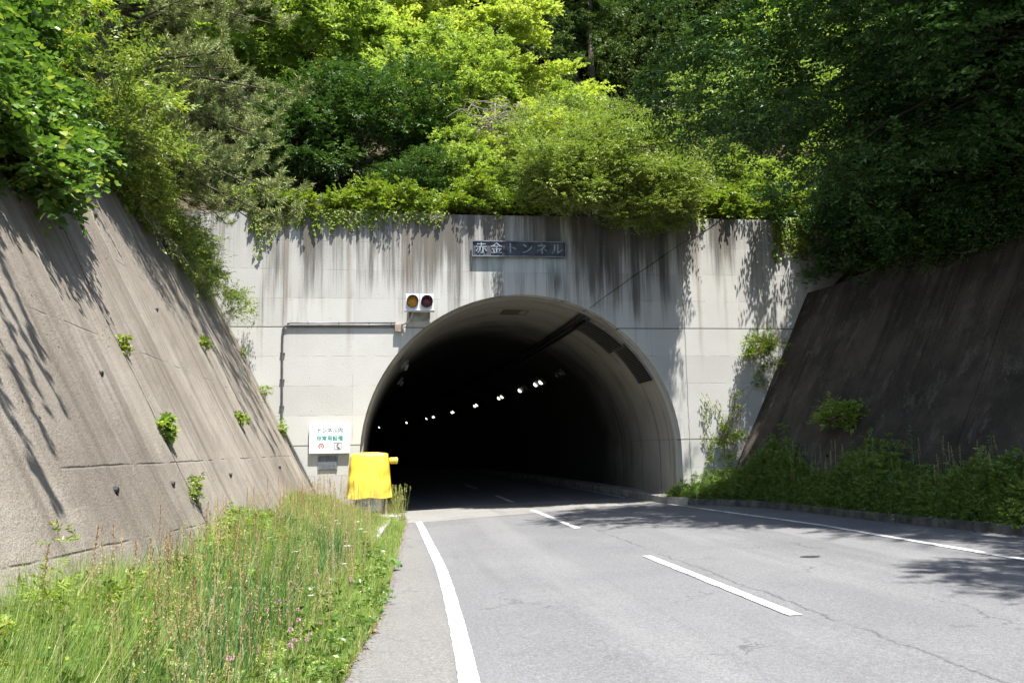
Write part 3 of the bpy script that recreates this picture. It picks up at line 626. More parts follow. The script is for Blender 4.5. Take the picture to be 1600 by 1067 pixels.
def clumps(n, rad, squash_low=.5, lump=.28, inner=.35, seed=0):
    """clump centres inside an uneven ellipsoid"""
    v = sph(n, .15); k = np.zeros(n); r2 = np.random.default_rng(seed)
    for _ in range(5):
        d = unit(r2.normal(0, 1, 3)); k += np.sin(v @ d * r2.uniform(2.5, 5) + r2.uniform(0, 6)) * lump / 2
    rr = (inner + (1 - inner) * G.random(n) ** .45) * (1 + k); p = v * rr[:, None]; p[:, 2] = np.where(p[:, 2] < 0, p[:, 2] * squash_low, p[:, 2])
    return p * np.array(rad), v
def crown_quads(C, V, cr, tw, nl, ll, lw, droop=.25, flat=.55, outb=.9, tl=.85, jit=.35):
    """fill clumps (centres C, outward V, radius cr) with sprays"""
    n = len(C); rad = cr * G.uniform(.65, 1.3, n); d = sph(n * tw).reshape(n, tw, 3); d[..., 2] *= flat; d += V[:, None] * outb * .6; d[..., 2] += .25; d = unit(d)
    st = C[:, None] + d * (rad[:, None, None] * G.uniform(.05, .6, (n, tw, 1))) + G.normal(0, 1, (n, tw, 3)) * rad[:, None, None] * np.array([.3, .3, .16])
    ln = (rad[:, None] * tl * G.uniform(.5, 1.2, (n, tw)))
    return sprays(st.reshape(-1, 3), d.reshape(-1, 3), ln.reshape(-1), nl, ll, lw, droop=droop, jit=jit)
def trunk_mb(base, top, r, C, nlimb, seed=0, rl=.25):
    b = MB(); r2 = random.Random(seed); base = Vector(base); top = Vector(top); n = 7
    pts = [base + (top - base) * (i / n) + Vector((r2.uniform(-.1, .1), r2.uniform(-.1, .1), 0)) * (top - base).length * .12 * (i > 0) for i in range(n + 1)]
    b.tube(pts, [r * (1 - .75 * i / n) for i in range(n + 1)], 8)
    idx = list(range(len(C))); r2.shuffle(idx)
    for i in idx[:nlimb]:
        e = Vector(C[i]); k = r2.randint(2, n - 1); s_ = pts[k]; m1 = s_.lerp(e, .35) + Vector((0, 0, (e - s_).length * .10)); m2 = s_.lerp(e, .7) + Vector((r2.uniform(-.1, .1), r2.uniform(-.1, .1), .08)) * (e - s_).length
        q = r * rl * r2.uniform(.7, 1.4); b.tube([s_, m1, m2, e], [q, q * .7, q * .45, q * .18], 5, False)
    return b
PROTO = {}
def proto(key, rad, nc, cr, tw, nl, ll, lw, th, seed, nlimb=26, tr=.14, **kw):
    """crown mesh centred on 0 and a trunk reaching th below it"""
    ck = dict((k, kw.pop(k)) for k in ('squash_low', 'lump', 'inner') if k in kw)
    C, V = clumps(nc, rad, seed=seed, **ck); Q = crown_quads(C, V, cr, tw, nl, ll, lw, **kw)
    PROTO[key] = (quadmesh('crown', Q), trunk_mb((0, 0, -th), (0, 0, rad[2] * .35), tr, C, nlimb, seed))
    m = PROTO[key][1]; me = bpy.data.meshes.new('trunk'); me.from_pydata(m.V, [], m.F); me.update(); PROTO[key] = (PROTO[key][0], me)
def tree(name, key, loc, s, mleaf, mbark, label, cat='tree', group=None, rot=None, sz=1.0):
    cr, tk = PROTO[key]; root = empty(name, loc); root.scale = (s, s, s * sz); root.rotation_euler = (0, 0, random.uniform(0, 6.28) if rot is None else rot); tag(root, label, cat, group)
    for nm, me, m in (('crown', cr, mleaf), ('trunk', tk, mbark)):
        o = bpy.data.objects.new(nm, me); COL.objects.link(o); o.parent = root
        if len(me.materials) == 0: me.materials.append(m)
        o.material_slots[0].link = 'OBJECT'; o.material_slots[0].material = m
    return root
LIME = leafmat('leaf_lime', (.27, .35, .055), (.43, .50, .11), (.52, .54, .19), .45)
MIDG = leafmat('leaf_mid', (.15, .24, .045), (.30, .39, .08), (.44, .49, .14), .45)
DKG = leafmat('leaf_dark', (.035, .078, .020), (.068, .13, .03), (.13, .20, .045), .3)
OLV = leafmat('leaf_olive', (.13, .195, .04), (.24, .305, .065), (.34, .37, .11), .35)
BLUG = leafmat('leaf_blue_green', (.14, .22, .065), (.28, .37, .12), (.42, .47, .22), .35, .4, .5)
YEL = leafmat('leaf_yellow', (.20, .275, .028), (.31, .37, .045), (.38, .36, .05), .42)
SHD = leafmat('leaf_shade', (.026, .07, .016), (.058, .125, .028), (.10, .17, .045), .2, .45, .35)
PINE = leafmat('pine_needle', (.18, .225, .08), (.28, .325, .12), (.34, .34, .16), .15, .6, .2)
CED = leafmat('cedar_needle', (.055, .095, .026), (.10, .15, .04), (.15, .18, .05), .2, .6, .2)
KUD = leafmat('leaf_kudzu', (.05, .115, .02), (.12, .21, .035), (.26, .32, .06), .35, .35, .5)
IVY = leafmat('leaf_ivy', (.13, .21, .02), (.22, .30, .035), (.35, .33, .07), .35)

proto('light', (4, 4, 3.2), 120, .66, 36, 11, .22, .115, 4.6, 1)
proto('light2', (4, 4, 3.5), 100, .76, 38, 12, .23, .115, 4.6, 2, lump=.5)
proto('mid', (2.6, 2.6, 2.2), 95, .52, 30, 11, .14, .075, 3.2, 3)
proto('bushy', (2.7, 1.9, 2.0), 190, .40, 36, 12, .070, .038, 2.4, 4, nlimb=60, tr=.10, lump=.42, inner=.25, squash_low=.95, flat=.8)
proto('dark', (2.6, 2.6, 2.3), 130, .6, 30, 11, .13, .06, 3.2, 5, flat=.4)
proto('layer', (2.4, 2.4, 2.2), 70, .75, 26, 13, .17, .11, 3.2, 6, flat=.25, droop=.5)
NW = [ # name, proto, loc, scale, leaf, label
 ('broadleaf_tree', 'light', (-2.9, 31.5, 16.9), .95, MIDG, 'light green tree behind the pine, left of the dark green tree'),
 ('broadleaf_tree', 'light2', (1.1, 37, 20.3), 1.15, LIME, 'large yellow-green tree highest behind the middle of the portal'),
 ('broadleaf_tree', 'light', (3.1, 33.5, 16.4), .95, LIME, 'bright yellow-green tree just left of the dark cedars'),
 ('broadleaf_tree', 'layer', (7.5, 33, 15.3), .8, LIME, 'yellow-green tree with a branch reaching right across the cedars'),
 ('broadleaf_tree', 'dark', (-.9, 27.5, 12.3), 1.15, DKG, 'dark green tree behind the vines left of the name plate'),
 ('broadleaf_tree', 'mid', (2.3, 29, 14.0), 1.0, MIDG, 'mid green tree right of the dark tree, above the dead twigs'),
 ('shrub', 'mid', (2.9, 25.4, 10.1), .62, MIDG, 'small rounded green shrub directly behind the name plate'),
 ('shrub', 'bushy', (6.55, 22.9, 10.15), 1.08, OLV, 'wide fine-leaved olive bush overhanging the top of the portal'),
 ('broadleaf_tree', 'layer', (13.6, 30.5, 14.9), .95, BLUG, 'pale blue-green tree right of the dark cedars'),
 ('broadleaf_tree', 'layer', (13.9, 29, 14.2), 1.0, BLUG, 'pale green layered tree left of the shaded tree'),
 ('shrub', 'bushy', (11.3, 26, 11.3), .55, OLV, 'thin grey-green shrub right of the olive bush'),
 ('shrub', 'dark', (12.6, 25.2, 9.9), .6, MIDG, 'dark low shrub above the right end of the portal'),
 ('broadleaf_tree', 'mid', (-9.6, 23.5, 13.2), 1.15, MIDG, 'green tree at the upper left corner behind the creeper'),
 ('broadleaf_tree', 'light', (-8.3, 29, 16.5), .85, MIDG, 'light green tree high between the pine and the left corner'),
 ('broadleaf_tree', 'light2', (-6.6, 35, 20.2), 1.0, MIDG, 'tall green tree behind the top of the pine'),
 ('broadleaf_tree', 'light', (-6, 45, 27.5), 1.2, LIME, 'far yellow-green tree on the ridge left of centre'),
 ('broadleaf_tree', 'light2', (-1.3, 48, 30), 1.2, LIME, 'far yellow-green tree on the ridge at the centre'),
 ('broadleaf_tree', 'light', (2.9, 46, 28), 1.1, MIDG, 'far tree on the ridge beside the first cedars'),
 ('shrub', 'mid', (-2.7, 25.8, 10.8), .75, DKG, 'dark shrub between the pine and the dark green tree'),
 ('shrub', 'dark', (.9, 25, 9.6), .55, DKG, 'dark low shrub behind the vines left of the name plate'),
 ('broadleaf_tree', 'mid', (7.2, 28.5, 12.2), .85, MIDG, 'green tree directly behind the olive bush'),
 ('broadleaf_tree', 'dark', (-13.5, 27, 15.5), 1.2, MIDG, 'dark tree beyond the left corner tree'),
 ('broadleaf_tree', 'mid', (4.6, 26.2, 11.2), .7, LIME, 'small yellow-green tree left of the olive bush'),
 ('broadleaf_tree', 'light', (21.5, 35, 18.6), 1.0, MIDG, 'sunlit tree glimpsed behind the shaded tree near its left side'),
 ('broadleaf_tree', 'light2', (25, 36, 22), 1.1, MIDG, 'sunlit tree glimpsed behind the middle of the shaded tree'),
 ('broadleaf_tree', 'light', (30, 32, 20), 1.1, MIDG, 'tree glimpsed behind the right end of the shaded tree'),
 ('broadleaf_tree', 'mid', (16.3, 27, 11.8), 1.0, MIDG, 'sunlit low tree behind the shaded tree beside the portal'),
 ('broadleaf_tree', 'light', (20.7, 28, 14), .8, MIDG, 'low tree behind the shaded tree, right of the sunlit one'),
]
for nm, key, loc, s, m, lab in NW:
    bt = tree(nm, key, loc, s, m, MBARK, lab, 'shrub' if nm == 'shrub' else 'tree', 'trees on the slope above the tunnel' if nm != 'shrub' else 'shrubs above the portal')
    if 'olive bush over' in lab: bt.rotation_euler.z = .1
# cedars: cones of rounded drooping tufts
def cedar_proto(key, h, rb, seed):
    r2 = np.random.default_rng(seed); n = 330; t = r2.random(n) ** .75; a = r2.random(n) * 2 * pi; rr = rb * (1 - t) ** .75 * r2.uniform(.55, 1.05, n) + .1
    C = np.stack([rr * np.cos(a), rr * np.sin(a), -h * .25 + t * h], 1); V = np.stack([np.cos(a), np.sin(a), np.full(n, .5)], 1)
    Q = crown_quads(C, unit(V), .42, 26, 5, .17, .10, droop=.1, flat=1.0, outb=.5, tl=.5, jit=.5)
    b = trunk_mb((0, 0, -h * .45), (0, 0, h * .6), .2, C, 0, seed); me = bpy.data.meshes.new('trunk'); me.from_pydata(b.V, [], b.F); me.update(); PROTO[key] = (quadmesh('crown', Q), me)
cedar_proto('cedar', 11, 2.4, 1); cedar_proto('cedar2', 12.5, 2.7, 2)
ci = 0; r3 = random.Random(21)
for row, y in enumerate((41.5, 46, 50.5, 55, 60, 65.5, 71.5, 78)):
    for x in np.arange(8.5 + row * .4, 27 + row * 2.6, 3.3):
        xx = x + r3.uniform(-.9, .9); yy = y + r3.uniform(-1.4, 1.4); s = r3.uniform(.8, 1.12)
        tree('cedar_tree', 'cedar' if r3.random() < .5 else 'cedar2', (xx, yy, hill(xx, yy) + 2.4 * s), s, CED, MBARK, 'tall dark cedar in the plantation on the hill behind the portal', 'cedar', 'dark cedars on the hill'); ci += 1
# ridge trees that close the view left of the cedars
for x, y, s, m in ((-16, 36, 1.2, MIDG), (-13, 46, 1.3, LIME), (-22, 44, 1.3, MIDG), (-9, 56, 1.4, MIDG), (-1, 58, 1.3, MIDG), (2.0, 56, 1.2, MIDG), (-18, 58, 1.4, MIDG), (37, 40, 1.3, MIDG), (45, 34, 1.4, MIDG), (33, 48, 1.3, MIDG), (-17, 29, 1.0, DKG), (-20, 22, 1.1, MIDG), (26, 25, 1.1, DKG), (33, 22, 1.2, DKG)):
    tree('broadleaf_tree', 'light' if x % 2 else 'light2', (x, y, hill(x, y) + 3.2 * s), s, m, MBARK, 'distant broadleaf tree filling the ridge behind the nearer trees', 'tree', 'trees on the far ridge')
# big shaded trees over the right wall
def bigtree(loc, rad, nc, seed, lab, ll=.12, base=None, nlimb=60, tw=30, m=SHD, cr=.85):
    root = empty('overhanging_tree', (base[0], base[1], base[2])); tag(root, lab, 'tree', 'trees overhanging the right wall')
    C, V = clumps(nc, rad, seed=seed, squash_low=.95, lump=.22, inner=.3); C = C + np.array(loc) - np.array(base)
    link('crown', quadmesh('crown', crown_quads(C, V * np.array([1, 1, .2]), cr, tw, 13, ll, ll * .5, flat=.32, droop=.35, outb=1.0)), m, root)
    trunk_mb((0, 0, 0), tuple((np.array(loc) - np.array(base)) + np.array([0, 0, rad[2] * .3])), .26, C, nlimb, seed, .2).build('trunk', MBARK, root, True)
C = np.stack([G.uniform(12.1, 13.9, 70), G.uniform(20.3, 22.9, 70), G.uniform(6.3, 8.4, 70)], 1); MASSC = C
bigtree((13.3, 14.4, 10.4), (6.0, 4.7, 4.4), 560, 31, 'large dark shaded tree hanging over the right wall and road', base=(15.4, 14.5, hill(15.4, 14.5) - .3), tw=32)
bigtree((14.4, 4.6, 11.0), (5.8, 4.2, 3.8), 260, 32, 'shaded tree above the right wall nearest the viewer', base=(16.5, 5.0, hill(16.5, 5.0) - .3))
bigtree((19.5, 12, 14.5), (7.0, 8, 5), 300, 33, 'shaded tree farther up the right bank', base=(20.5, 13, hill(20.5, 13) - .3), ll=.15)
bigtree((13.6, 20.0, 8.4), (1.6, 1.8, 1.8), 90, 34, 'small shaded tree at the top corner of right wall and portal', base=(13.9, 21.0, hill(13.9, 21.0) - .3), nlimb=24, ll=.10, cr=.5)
bigtree((15.6, 12.5, 16.5), (5.6, 6.5, 3.0), 260, 35, 'added tall tree above the view whose crown shades the trees below', base=(17.5, 11.5, hill(17.5, 11.5) - .3), ll=.15)  # crown out of view, added to shade the canopy beneath it
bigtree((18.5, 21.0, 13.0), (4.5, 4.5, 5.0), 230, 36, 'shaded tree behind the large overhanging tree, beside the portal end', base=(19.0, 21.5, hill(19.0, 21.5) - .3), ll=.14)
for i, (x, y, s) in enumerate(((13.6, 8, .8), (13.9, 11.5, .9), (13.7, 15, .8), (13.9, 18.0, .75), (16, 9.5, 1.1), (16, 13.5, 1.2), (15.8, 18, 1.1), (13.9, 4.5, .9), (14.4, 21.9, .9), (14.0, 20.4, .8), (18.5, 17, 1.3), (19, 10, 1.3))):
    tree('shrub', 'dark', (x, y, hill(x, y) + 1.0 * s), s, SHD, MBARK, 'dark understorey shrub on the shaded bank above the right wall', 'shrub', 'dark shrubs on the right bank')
C = [(wallR(y) + 2.95 + G.uniform(-.15, .9), y, 6.0 + G.uniform(-.25, .7)) for y in G.uniform(3, 19.5, 230)]
st_ = [((wallR(y) + 3.0, y, 6.1), (wallR(y) + 2.98 - dz / 2 - .06, y + .1, 6.0 - dz), 22) for y, dz in zip(G.uniform(4, 19, 60), G.uniform(.1, .5, 60))]
BANK = (C, st_)
# ---- pine
def pine():
    base = np.array([-6.1, 17.6, hill(-6.1, 17.6) - .2]); root = empty('pine_tree', tuple(base)); tag(root, 'tall grey-green pine with dark cones leaning over the left wall', 'pine')
    b = MB(); r2 = random.Random(9); H = 10.5; ax = [Vector((.10 * i + .15 * sin(i), .03 * i, H * i / 10)) for i in range(11)]; b.tube(ax, [.2 * (1 - .08 * i) for i in range(11)], 8)
    tips = []; td = []
    for k in range(150):
        t = r2.uniform(.02, 1.0) if k > 25 else r2.uniform(.0, .25); z = H * t; p0 = ax[min(9, int(t * 10))].lerp(ax[min(10, int(t * 10) + 1)], t * 10 - int(t * 10)); a = r2.uniform(0, 2 * pi)
        if t < .45: a = r2.uniform(-2.0, 1.0)
        L_ = (3.9 if t < .35 else 4.6 * (1.12 - t)) * r2.uniform(.55, 1.1); dr = Vector((cos(a), sin(a), 0)); sag = (-.55 if t < .15 else -.1) * L_ * .5
        e = p0 + dr * L_ + Vector((0, 0, sag)); mid = p0.lerp(e, .5) + Vector((0, 0, .1 * L_)); b.tube([p0, mid, e], [.045, .028, .008], 5, False)
        for q in range(26):
            u = r2.uniform(.25, 1); c = p0.lerp(mid, u * 2) if u < .5 else mid.lerp(e, u * 2 - 1); sd = Vector((-dr.y, dr.x, 0)) * r2.uniform(-1, 1) * (.75 * (1.1 - u) + .2) * 1.2
            f = (dr * r2.uniform(.2, .8) + sd + Vector((0, 0, r2.uniform(0, .5)))); tp_ = c + f * r2.uniform(.35, .9); tips.append(tuple(tp_)); td.append(tuple((f.normalized() + Vector((0, 0, .5))).normalized()))
            if q % 3 == 0: b.tube([c, tp_], [.010, .005], 3, False)
    tips = np.array(tips); td = np.array(td); n = len(tips); nn = 66
    u = G.random((n, nn, 1)); P = tips[:, None] - td[:, None] * u * .26; d = unit(td[:, None] * .55 + G.normal(0, .55, (n, nn, 3)))
    Q = leaves(P.reshape(-1, 3), d.reshape(-1, 3), unit(G.normal(0, 1, (n * nn, 3))), np.full(n * nn, .105) * G.uniform(.8, 1.3, n * nn), np.full(n * nn, .016), 0.02)
    link('crown', quadmesh('crown', Q), PINE, root); b.build('trunk', MBARK, root, True)
    mcone = plain('cone_brown', (.035, .022, .014), .9); cb = MB(); P = []
    for r_, z_ in ((.004, -.03), (.022, -.02), (.028, 0), (.018, .022), (.003, .034)): P.append([(r_ * cos(2 * pi * i / 7), r_ * sin(2 * pi * i / 7), z_) for i in range(8)])
    first = None
    for i in r2.sample(range(n), 95):
        if first is None: first = cb.grid(P).build('pine_cone', mcone, root, True); o = first
        else: o = copy_of(first, root)
        o.location = tuple(tips[i] - td[i] * .25 + np.array([0, -.04, .02])); o.scale = (1.3, 1.3, 1.3)
pine()
# ---- creepers and shrubs along the left wall top
def mass(name, C, V, cr, tw, nl, ll, lw, m, label, cat, group=None, stems=True, strands=(), **kw):
    C = np.array(C, float); org = C.mean(0); root = empty(name, tuple(org)); tag(root, label, cat, group)
    Q = [crown_quads(C - org, np.array(V, float), cr, tw, nl, ll, lw, **kw)]; b = MB()
    for (p, q, n_) in strands:                                  # hanging runners p -> q
        p = np.array(p, float) - org; q = np.array(q, float) - org; t = np.sort(G.random(n_))[:, None]; w_ = np.sin(t * 9 + G.random() * 6) * .04
        pts = p + (q - p) * t + w_ * np.array([1, .2, 0]); d = unit(np.array([[0, -.5, -.6]]) + G.normal(0, .55, (n_, 3))); s = G.uniform(.7, 1.2, n_)
        Q.append((leaves6 if BIG else leaves)(pts, d, unit(np.array([[0, -1, .5]]) + G.normal(0, .35, (n_, 3))), ll * s, lw * s)); b.tube([tuple(p), tuple((p + q) / 2 + np.array([.03, 0, 0])), tuple(q)], [.006, .005, .003], 4, False)
    link('leaves', quadmesh('leaves', np.concatenate(Q)), m, root)
    if stems:
        r2 = random.Random(len(C))
        for i in range(min(60, len(C))):
            c = C[r2.randrange(len(C))] - org; e = C[r2.randrange(len(C))] - org
            if np.linalg.norm(c - e) < 2.0: b.tube([tuple(c), tuple((c + e) / 2 - np.array([0, 0, .08])), tuple(e)], [.012, .009, .005], 4, False)
    if b.V: b.build('stems', MBARKL, root)
    return root
def rnd(n, lo, hi): return G.uniform(lo, hi, (n, 3))
def wallx(z): return -1.5 - z / 2
mass('shrub', BANK[0], [(-.8, -.3, .1)] * 230, .42, 22, 10, .09, .045, SHD, 'dark ragged undergrowth hanging over the upper edge of the right wall', 'shrub', 'dark shrubs on the right bank', strands=BANK[1], droop=.4, flat=.6)
mass('shrub', MASSC, [(-.5, -.6, .3)] * 70, .36, 26, 10, .08, .04, SHD, 'dark leafy bush where the top of right wall meets the portal', 'shrub', 'dark shrubs on the right bank')
# kudzu-like creeper over the near end of the left wall
BIG = True
C = []; V = []
for _ in range(210):
    y = G.uniform(5.0, 13.8); u = G.random(); z = 6.35 + 1.5 * (1 - abs(u - .45) * 1.6) * G.random() ** .6 * (1.0 if y < 12 else .6); x = -5.9 + 2.1 * u
    if u > .62: z = 6.4 - G.uniform(0, 1.3) * (1 if 6 < y < 10.6 else .25); x = wallx(z) + .16
    C.append((x, y, z)); V.append((.7, -.4, .5))
for _ in range(150):
    y = G.uniform(5.4, 10.4); zl = 4.55 + .14 * max(0, y - 8.5) + .25 * sin(y * 2.6); z = 6.3 - (6.3 - zl) * G.random() ** .9; C.append((wallx(z) + .12 + G.random() * .22, y, z)); V.append((.8, -.3, .1))
st = []
for y, z1 in ((10.2, 4.9), (10.0, 4.75), (10.6, 5.3), (9.6, 5.3), (9.9, 5.05), (8.9, 4.55), (8.3, 4.5), (7.7, 4.8), (11.2, 5.7), (9.8, 4.95), (10.3, 5.0), (9.2, 5.1)): st.append(((wallx(6.2) + .2, y, 6.3), (wallx(z1) + .15, y + .1, z1), 34))
for (p, q) in (((-3.4, 6.0, 7.3), (-2.0, 5.8, 6.5)), ((-3.5, 5.9, 7.4), (-1.9, 5.5, 6.2)), ((-3.3, 5.5, 7.2), (-1.75, 5.2, 5.95)), ((-3.3, 5.1, 7.0), (-1.6, 4.8, 5.7)), ((-3.5, 5.4, 7.0), (-1.6, 4.6, 6.1)), ((-3.0, 6.5, 7.0), (-2.2, 6.0, 6.5))): st.append((p, q, 110))  # unseen arching runners, added to drop branch shadows on the near wall
mass('creeper', C, V, .36, 26, 9, .105, .075, KUD, 'large-leaved creeper spilling over the near end of the left wall', 'creeper', strands=st, droop=.4, flat=.6)
# taller growth behind it
C, V = clumps(60, (1.7, 3.0, 1.5), seed=4); C = C + np.array([-6.3, 10.5, 8.0]); mass('shrub', C, V, .5, 30, 11, .10, .06, KUD, 'leafy shrub behind the creeper on the near left bank', 'shrub', 'shrubs on the left bank')
BIG = False
C, V = clumps(26, (1.35, 1.2, .85), seed=8, lump=.5); C = C + np.array([-5.3, 13.6, 7.8]); mass('sapling', C, V, .5, 16, 12, .115, .04, YEL, 'yellow-green sapling with feathery leaves in front of the pine', 'sapling', flat=.2, droop=.3)
C, V = clumps(40, (.8, 1.5, .7), seed=9, lump=.4); C = C + np.array([-4.5, 14.6, 6.8]); mass('shrub', C, V, .45, 22, 11, .10, .04, OLV, 'feathery green shrub under the yellow sapling on the left wall', 'shrub', 'shrubs on the left bank', flat=.3)
# bushes hanging at the top of the left wall near the portal
C = []; V = []
for _ in range(230):
    y = G.uniform(14.6, 22.1); z = 6.5 - G.random() ** 1.4 * (.5 + 1.1 * min(1, max(0, (y - 16.0) / 4))) + G.random() * .7; x = wallx(min(z, 6.2)) + G.uniform(-.5, .38) + (.35 if z < 6 else 0) * max(0, (y - 17) / 5)
    C.append((x, y, z)); V.append((.8, -.3, .3))
st = [((wallx(6.2) + .25, y, 6.2), (wallx(z1) + .2 + G.uniform(0, .3), y + .1, z1), 26) for y, z1 in zip(np.linspace(15, 22.1, 34), G.uniform(5.1, 5.75, 34))]
mass('shrub', C, V, .34, 30, 11, .055, .028, OLV, 'dense fine-leaved bush hanging at the corner of left wall and portal', 'shrub', 'shrubs on the left bank', strands=st, flat=.9, droop=.35)
C = [(wallx(6.2) + G.uniform(-.25, .25), y, 6.25 + G.uniform(-.35, .25)) for y in np.linspace(12.6, 19.5, 60)]; mass('creeper', C, [(.8, -.3, .4)] * 60, .24, 16, 7, .075, .06, IVY, 'bright narrow creeper along the upper edge of the left wall', 'creeper', flat=.8)
# vine carpet on the portal's coping
def cop(xa, xb, n, hmax, lab, m, hang, ll=.085):
    C = []; st = []
    for i in range(n):
        x = G.uniform(xa, xb); h = hmax(x) * G.random() ** .8; C.append((x, G.uniform(22.45, 24.0), topz(x) + .05 + h))
    for x, dz in hang: st.append(((x, D - .06, topz(x) + .08), (x + G.uniform(-.12, .12), D - .05, topz(x) - dz), int(14 + 30 * dz)))
    return mass('vine', C, [(0, -.5, .7)] * n, .26, 20, 8, ll, ll * .75, m, lab, 'vine', 'vines on the portal coping', strands=st, flat=.8)
hg = [(x, G.uniform(.12, .55)) for x in np.linspace(-3.6, -.1, 46)] + [(x, G.uniform(.35, .85)) for x in (-2.4, -1.5, -1.1, -1.3, -.9, -.3, -1.9, -1.7, -2.2)] + [(x, G.uniform(.1, .4)) for x in np.linspace(0, 1.7, 16)] + [(-2.95, .95), (-3.2, 1.3), (-3.4, 1.1), (-3.05, .8)]
cop(-4.2, 2.4, 250, lambda x: .45 + .55 * exp(-((x + .2) / .8) ** 2) + .3 * exp(-((x + 3.4) / .9) ** 2), 'bright green vines draped over the left half of the portal coping', IVY, hg)
cop(2.0, 4.3, 120, lambda x: .35 + 1.1 * exp(-((x - 2.5) / .45) ** 2), 'bright vines standing in a small peak above the name plate', IVY, [(3.1, .1)])
cop(8.4, 13.2, 170, lambda x: .75, 'yellow-green vines on the right end of the portal coping', IVY, [(x, G.uniform(.3, 1.3)) for x in np.linspace(11.35, 12.5, 26)] + [(8.9, .1), (9.2, .35)], .10)
# the olive bush's twigs hanging over the coping
C = np.stack([G.uniform(3.75, 8.6, 260), G.uniform(20.9, 22.6, 260), G.uniform(8.2, 9.7, 260)], 1); C[:, 2] -= (C[:, 0] > 6.3) * (C[:, 1] < 22.2) * .25; C = np.concatenate([C, np.stack([G.uniform(6.3, 8.3, 34), G.uniform(21.6, 22.3, 34), G.uniform(7.75, 8.3, 34)], 1)]); mass('shrub', C, [(0, -.5, .3)] * 294, .42, 32, 11, .075, .04, OLV, 'low boughs of bush hanging over the portal right of the name plate', 'shrub', 'shrubs above the portal', flat=.6)
# dead twigs
b = MB(); r2 = random.Random(4)
for i in range(70):
    p = Vector((3.5 + r2.uniform(-.8, .8), 25.6 + r2.uniform(-.4, .4), 12.3 + r2.uniform(-.5, .6))); v = Vector((r2.uniform(-.9, .9), r2.uniform(-.3, .1), r2.uniform(-.7, .2))); b.tube([p, p + v * .5 + Vector((0, 0, .1)), p + v], [.022, .015, .006], 4, False)
for i in range(9): x_ = 2.9 + .17 * i; b.tube([(x_, 25.7, 9.6), (x_ + .1, 25.6, 11), (x_ + r2.uniform(-.3, .5), 25.5, 12.4)], [.03, .025, .012], 5, False)
tag(b.build('dead_branches', MDEAD), 'tangle of bare grey dead branches hanging among the green trees', 'branches')
# corner plants by the right wall
def wxr(z, y=D): return wallR(y) + z / 2
C = [(10.5 + G.normal(0, .27), 22.2 + G.uniform(-.25, .15), 4.5 + G.normal(0, .24)) for _ in range(20)]
mass('shrub', C, [(-.2, -.6, .4)] * 20, .24, 18, 9, .075, .028, IVY, 'small bright shrub growing in the corner of portal and right wall', 'shrub', 'plants in the right corner', flat=.9)
C = [(wxr(z) - .22 - G.random() * (.25 + .5 * (z < 3.2)), D - .1 - G.random() * .15, z) for z in G.uniform(1.2, 4.0, 30)]
st = [((x, D - .06, z), (x + G.uniform(-.1, .2), D - .05, z - G.uniform(.15, .45)), 9) for x, z in zip(G.uniform(8.8, 10.0, 40), G.uniform(1.9, 3.2, 40))]
mass('creeper', C, [(-.5, -.7, .2)] * 30, .17, 11, 7, .055, .035, IVY, 'pale creeper climbing the right edge of the portal', 'creeper', 'plants in the right corner', strands=st, flat=.9)
C, V = clumps(26, (.35, .6, .35), seed=12); C = C + np.array([wxr(2.2, 18.2) - .12, 18.2, 2.2]); mass('shrub', C, V, .24, 20, 9, .075, .045, MIDG, 'dark green shrub rooted in the shaded right wall', 'shrub', 'shrubs on the right wall', flat=.5)
# ---- small plants on the left wall
def sprout(y, z, r, m, lab, n=8, ll=.10, lw=.035, name='wall_plant'):
    c = np.array([wallx(z) + .05, y, z]); r *= .72; ll *= .8; C = [c + G.normal(0, r * .6, 3) * np.array([.4, 1, 1.2]) for _ in range(n)]
    mass(name, C, [(.8, -.2, .5)] * n, r * .9, 7, 6, ll, lw, m, lab, 'plant', 'plants rooted in the left wall', flat=1.2, stems=False, strands=[((c[0] + .02, y, z + r), (c[0] + .04, y - .03, z - r * 1.6), 8)])
sprout(9.95, 2.95, .10, YEL, 'yellow tuft high on the left wall joint', 6, .06, .03)
sprout(9.95, 1.98, .13, MIDG, 'broad-leaved green plant halfway up the left wall joint', 7, .13, .05)
sprout(9.9, 1.3, .16, OLV, 'feathery plant low on the left wall joint', 9, .06, .02)
sprout(15.9, 3.7, .13, IVY, 'pale green sprig high on the left wall near the portal', 6, .08, .04)
sprout(15.9, 2.3, .14, IVY, 'yellow-green sprig low on the left wall near the portal', 6, .09, .04)
sprout(21.9, 4.2, .15, IVY, 'small weed in the left corner of the portal, topmost', 6, .07, .02); sprout(21.9, 3.2, .22, IVY, 'small weed in the left corner of the portal, middle one', 8, .08, .02); sprout(22.1, 2.3, .18, MIDG, 'leafy weed in the left corner beside the slanting pipe', 8, .07, .04)
# ------------------------------------------------------------------ grass and weeds
def blades(P, H, Wd, lean, seg=3, tipk=.12):
    """bent tapered blades, (n*seg,4,3)"""
    n = len(P); a = G.random(n) * 2 * pi; sd = np.stack([np.cos(a), np.sin(a), np.zeros(n)], 1); ld = np.stack([-np.sin(a), np.cos(a), np.zeros(n)], 1); out = []; prev = None
    b_ = G.random(n) * 2 * pi; ld = np.stack([np.cos(b_), np.sin(b_), np.zeros(n)], 1)
    for i in range(seg + 1):
        t = i / seg; c = P + np.array([0, 0, 1.0]) * (H * t * (1 - .25 * lean * t))[:, None] + ld * (H * lean * t * t)[:, None]; wv = sd * (Wd * (1 - t) ** .7 * .5 + Wd * tipk * .2)[:, None]; cur = (c - wv, c + wv)
        if prev is not None: out.append(np.stack([prev[0], prev[1], cur[1], cur[0]], 1))
        prev = cur
    return np.concatenate(out)
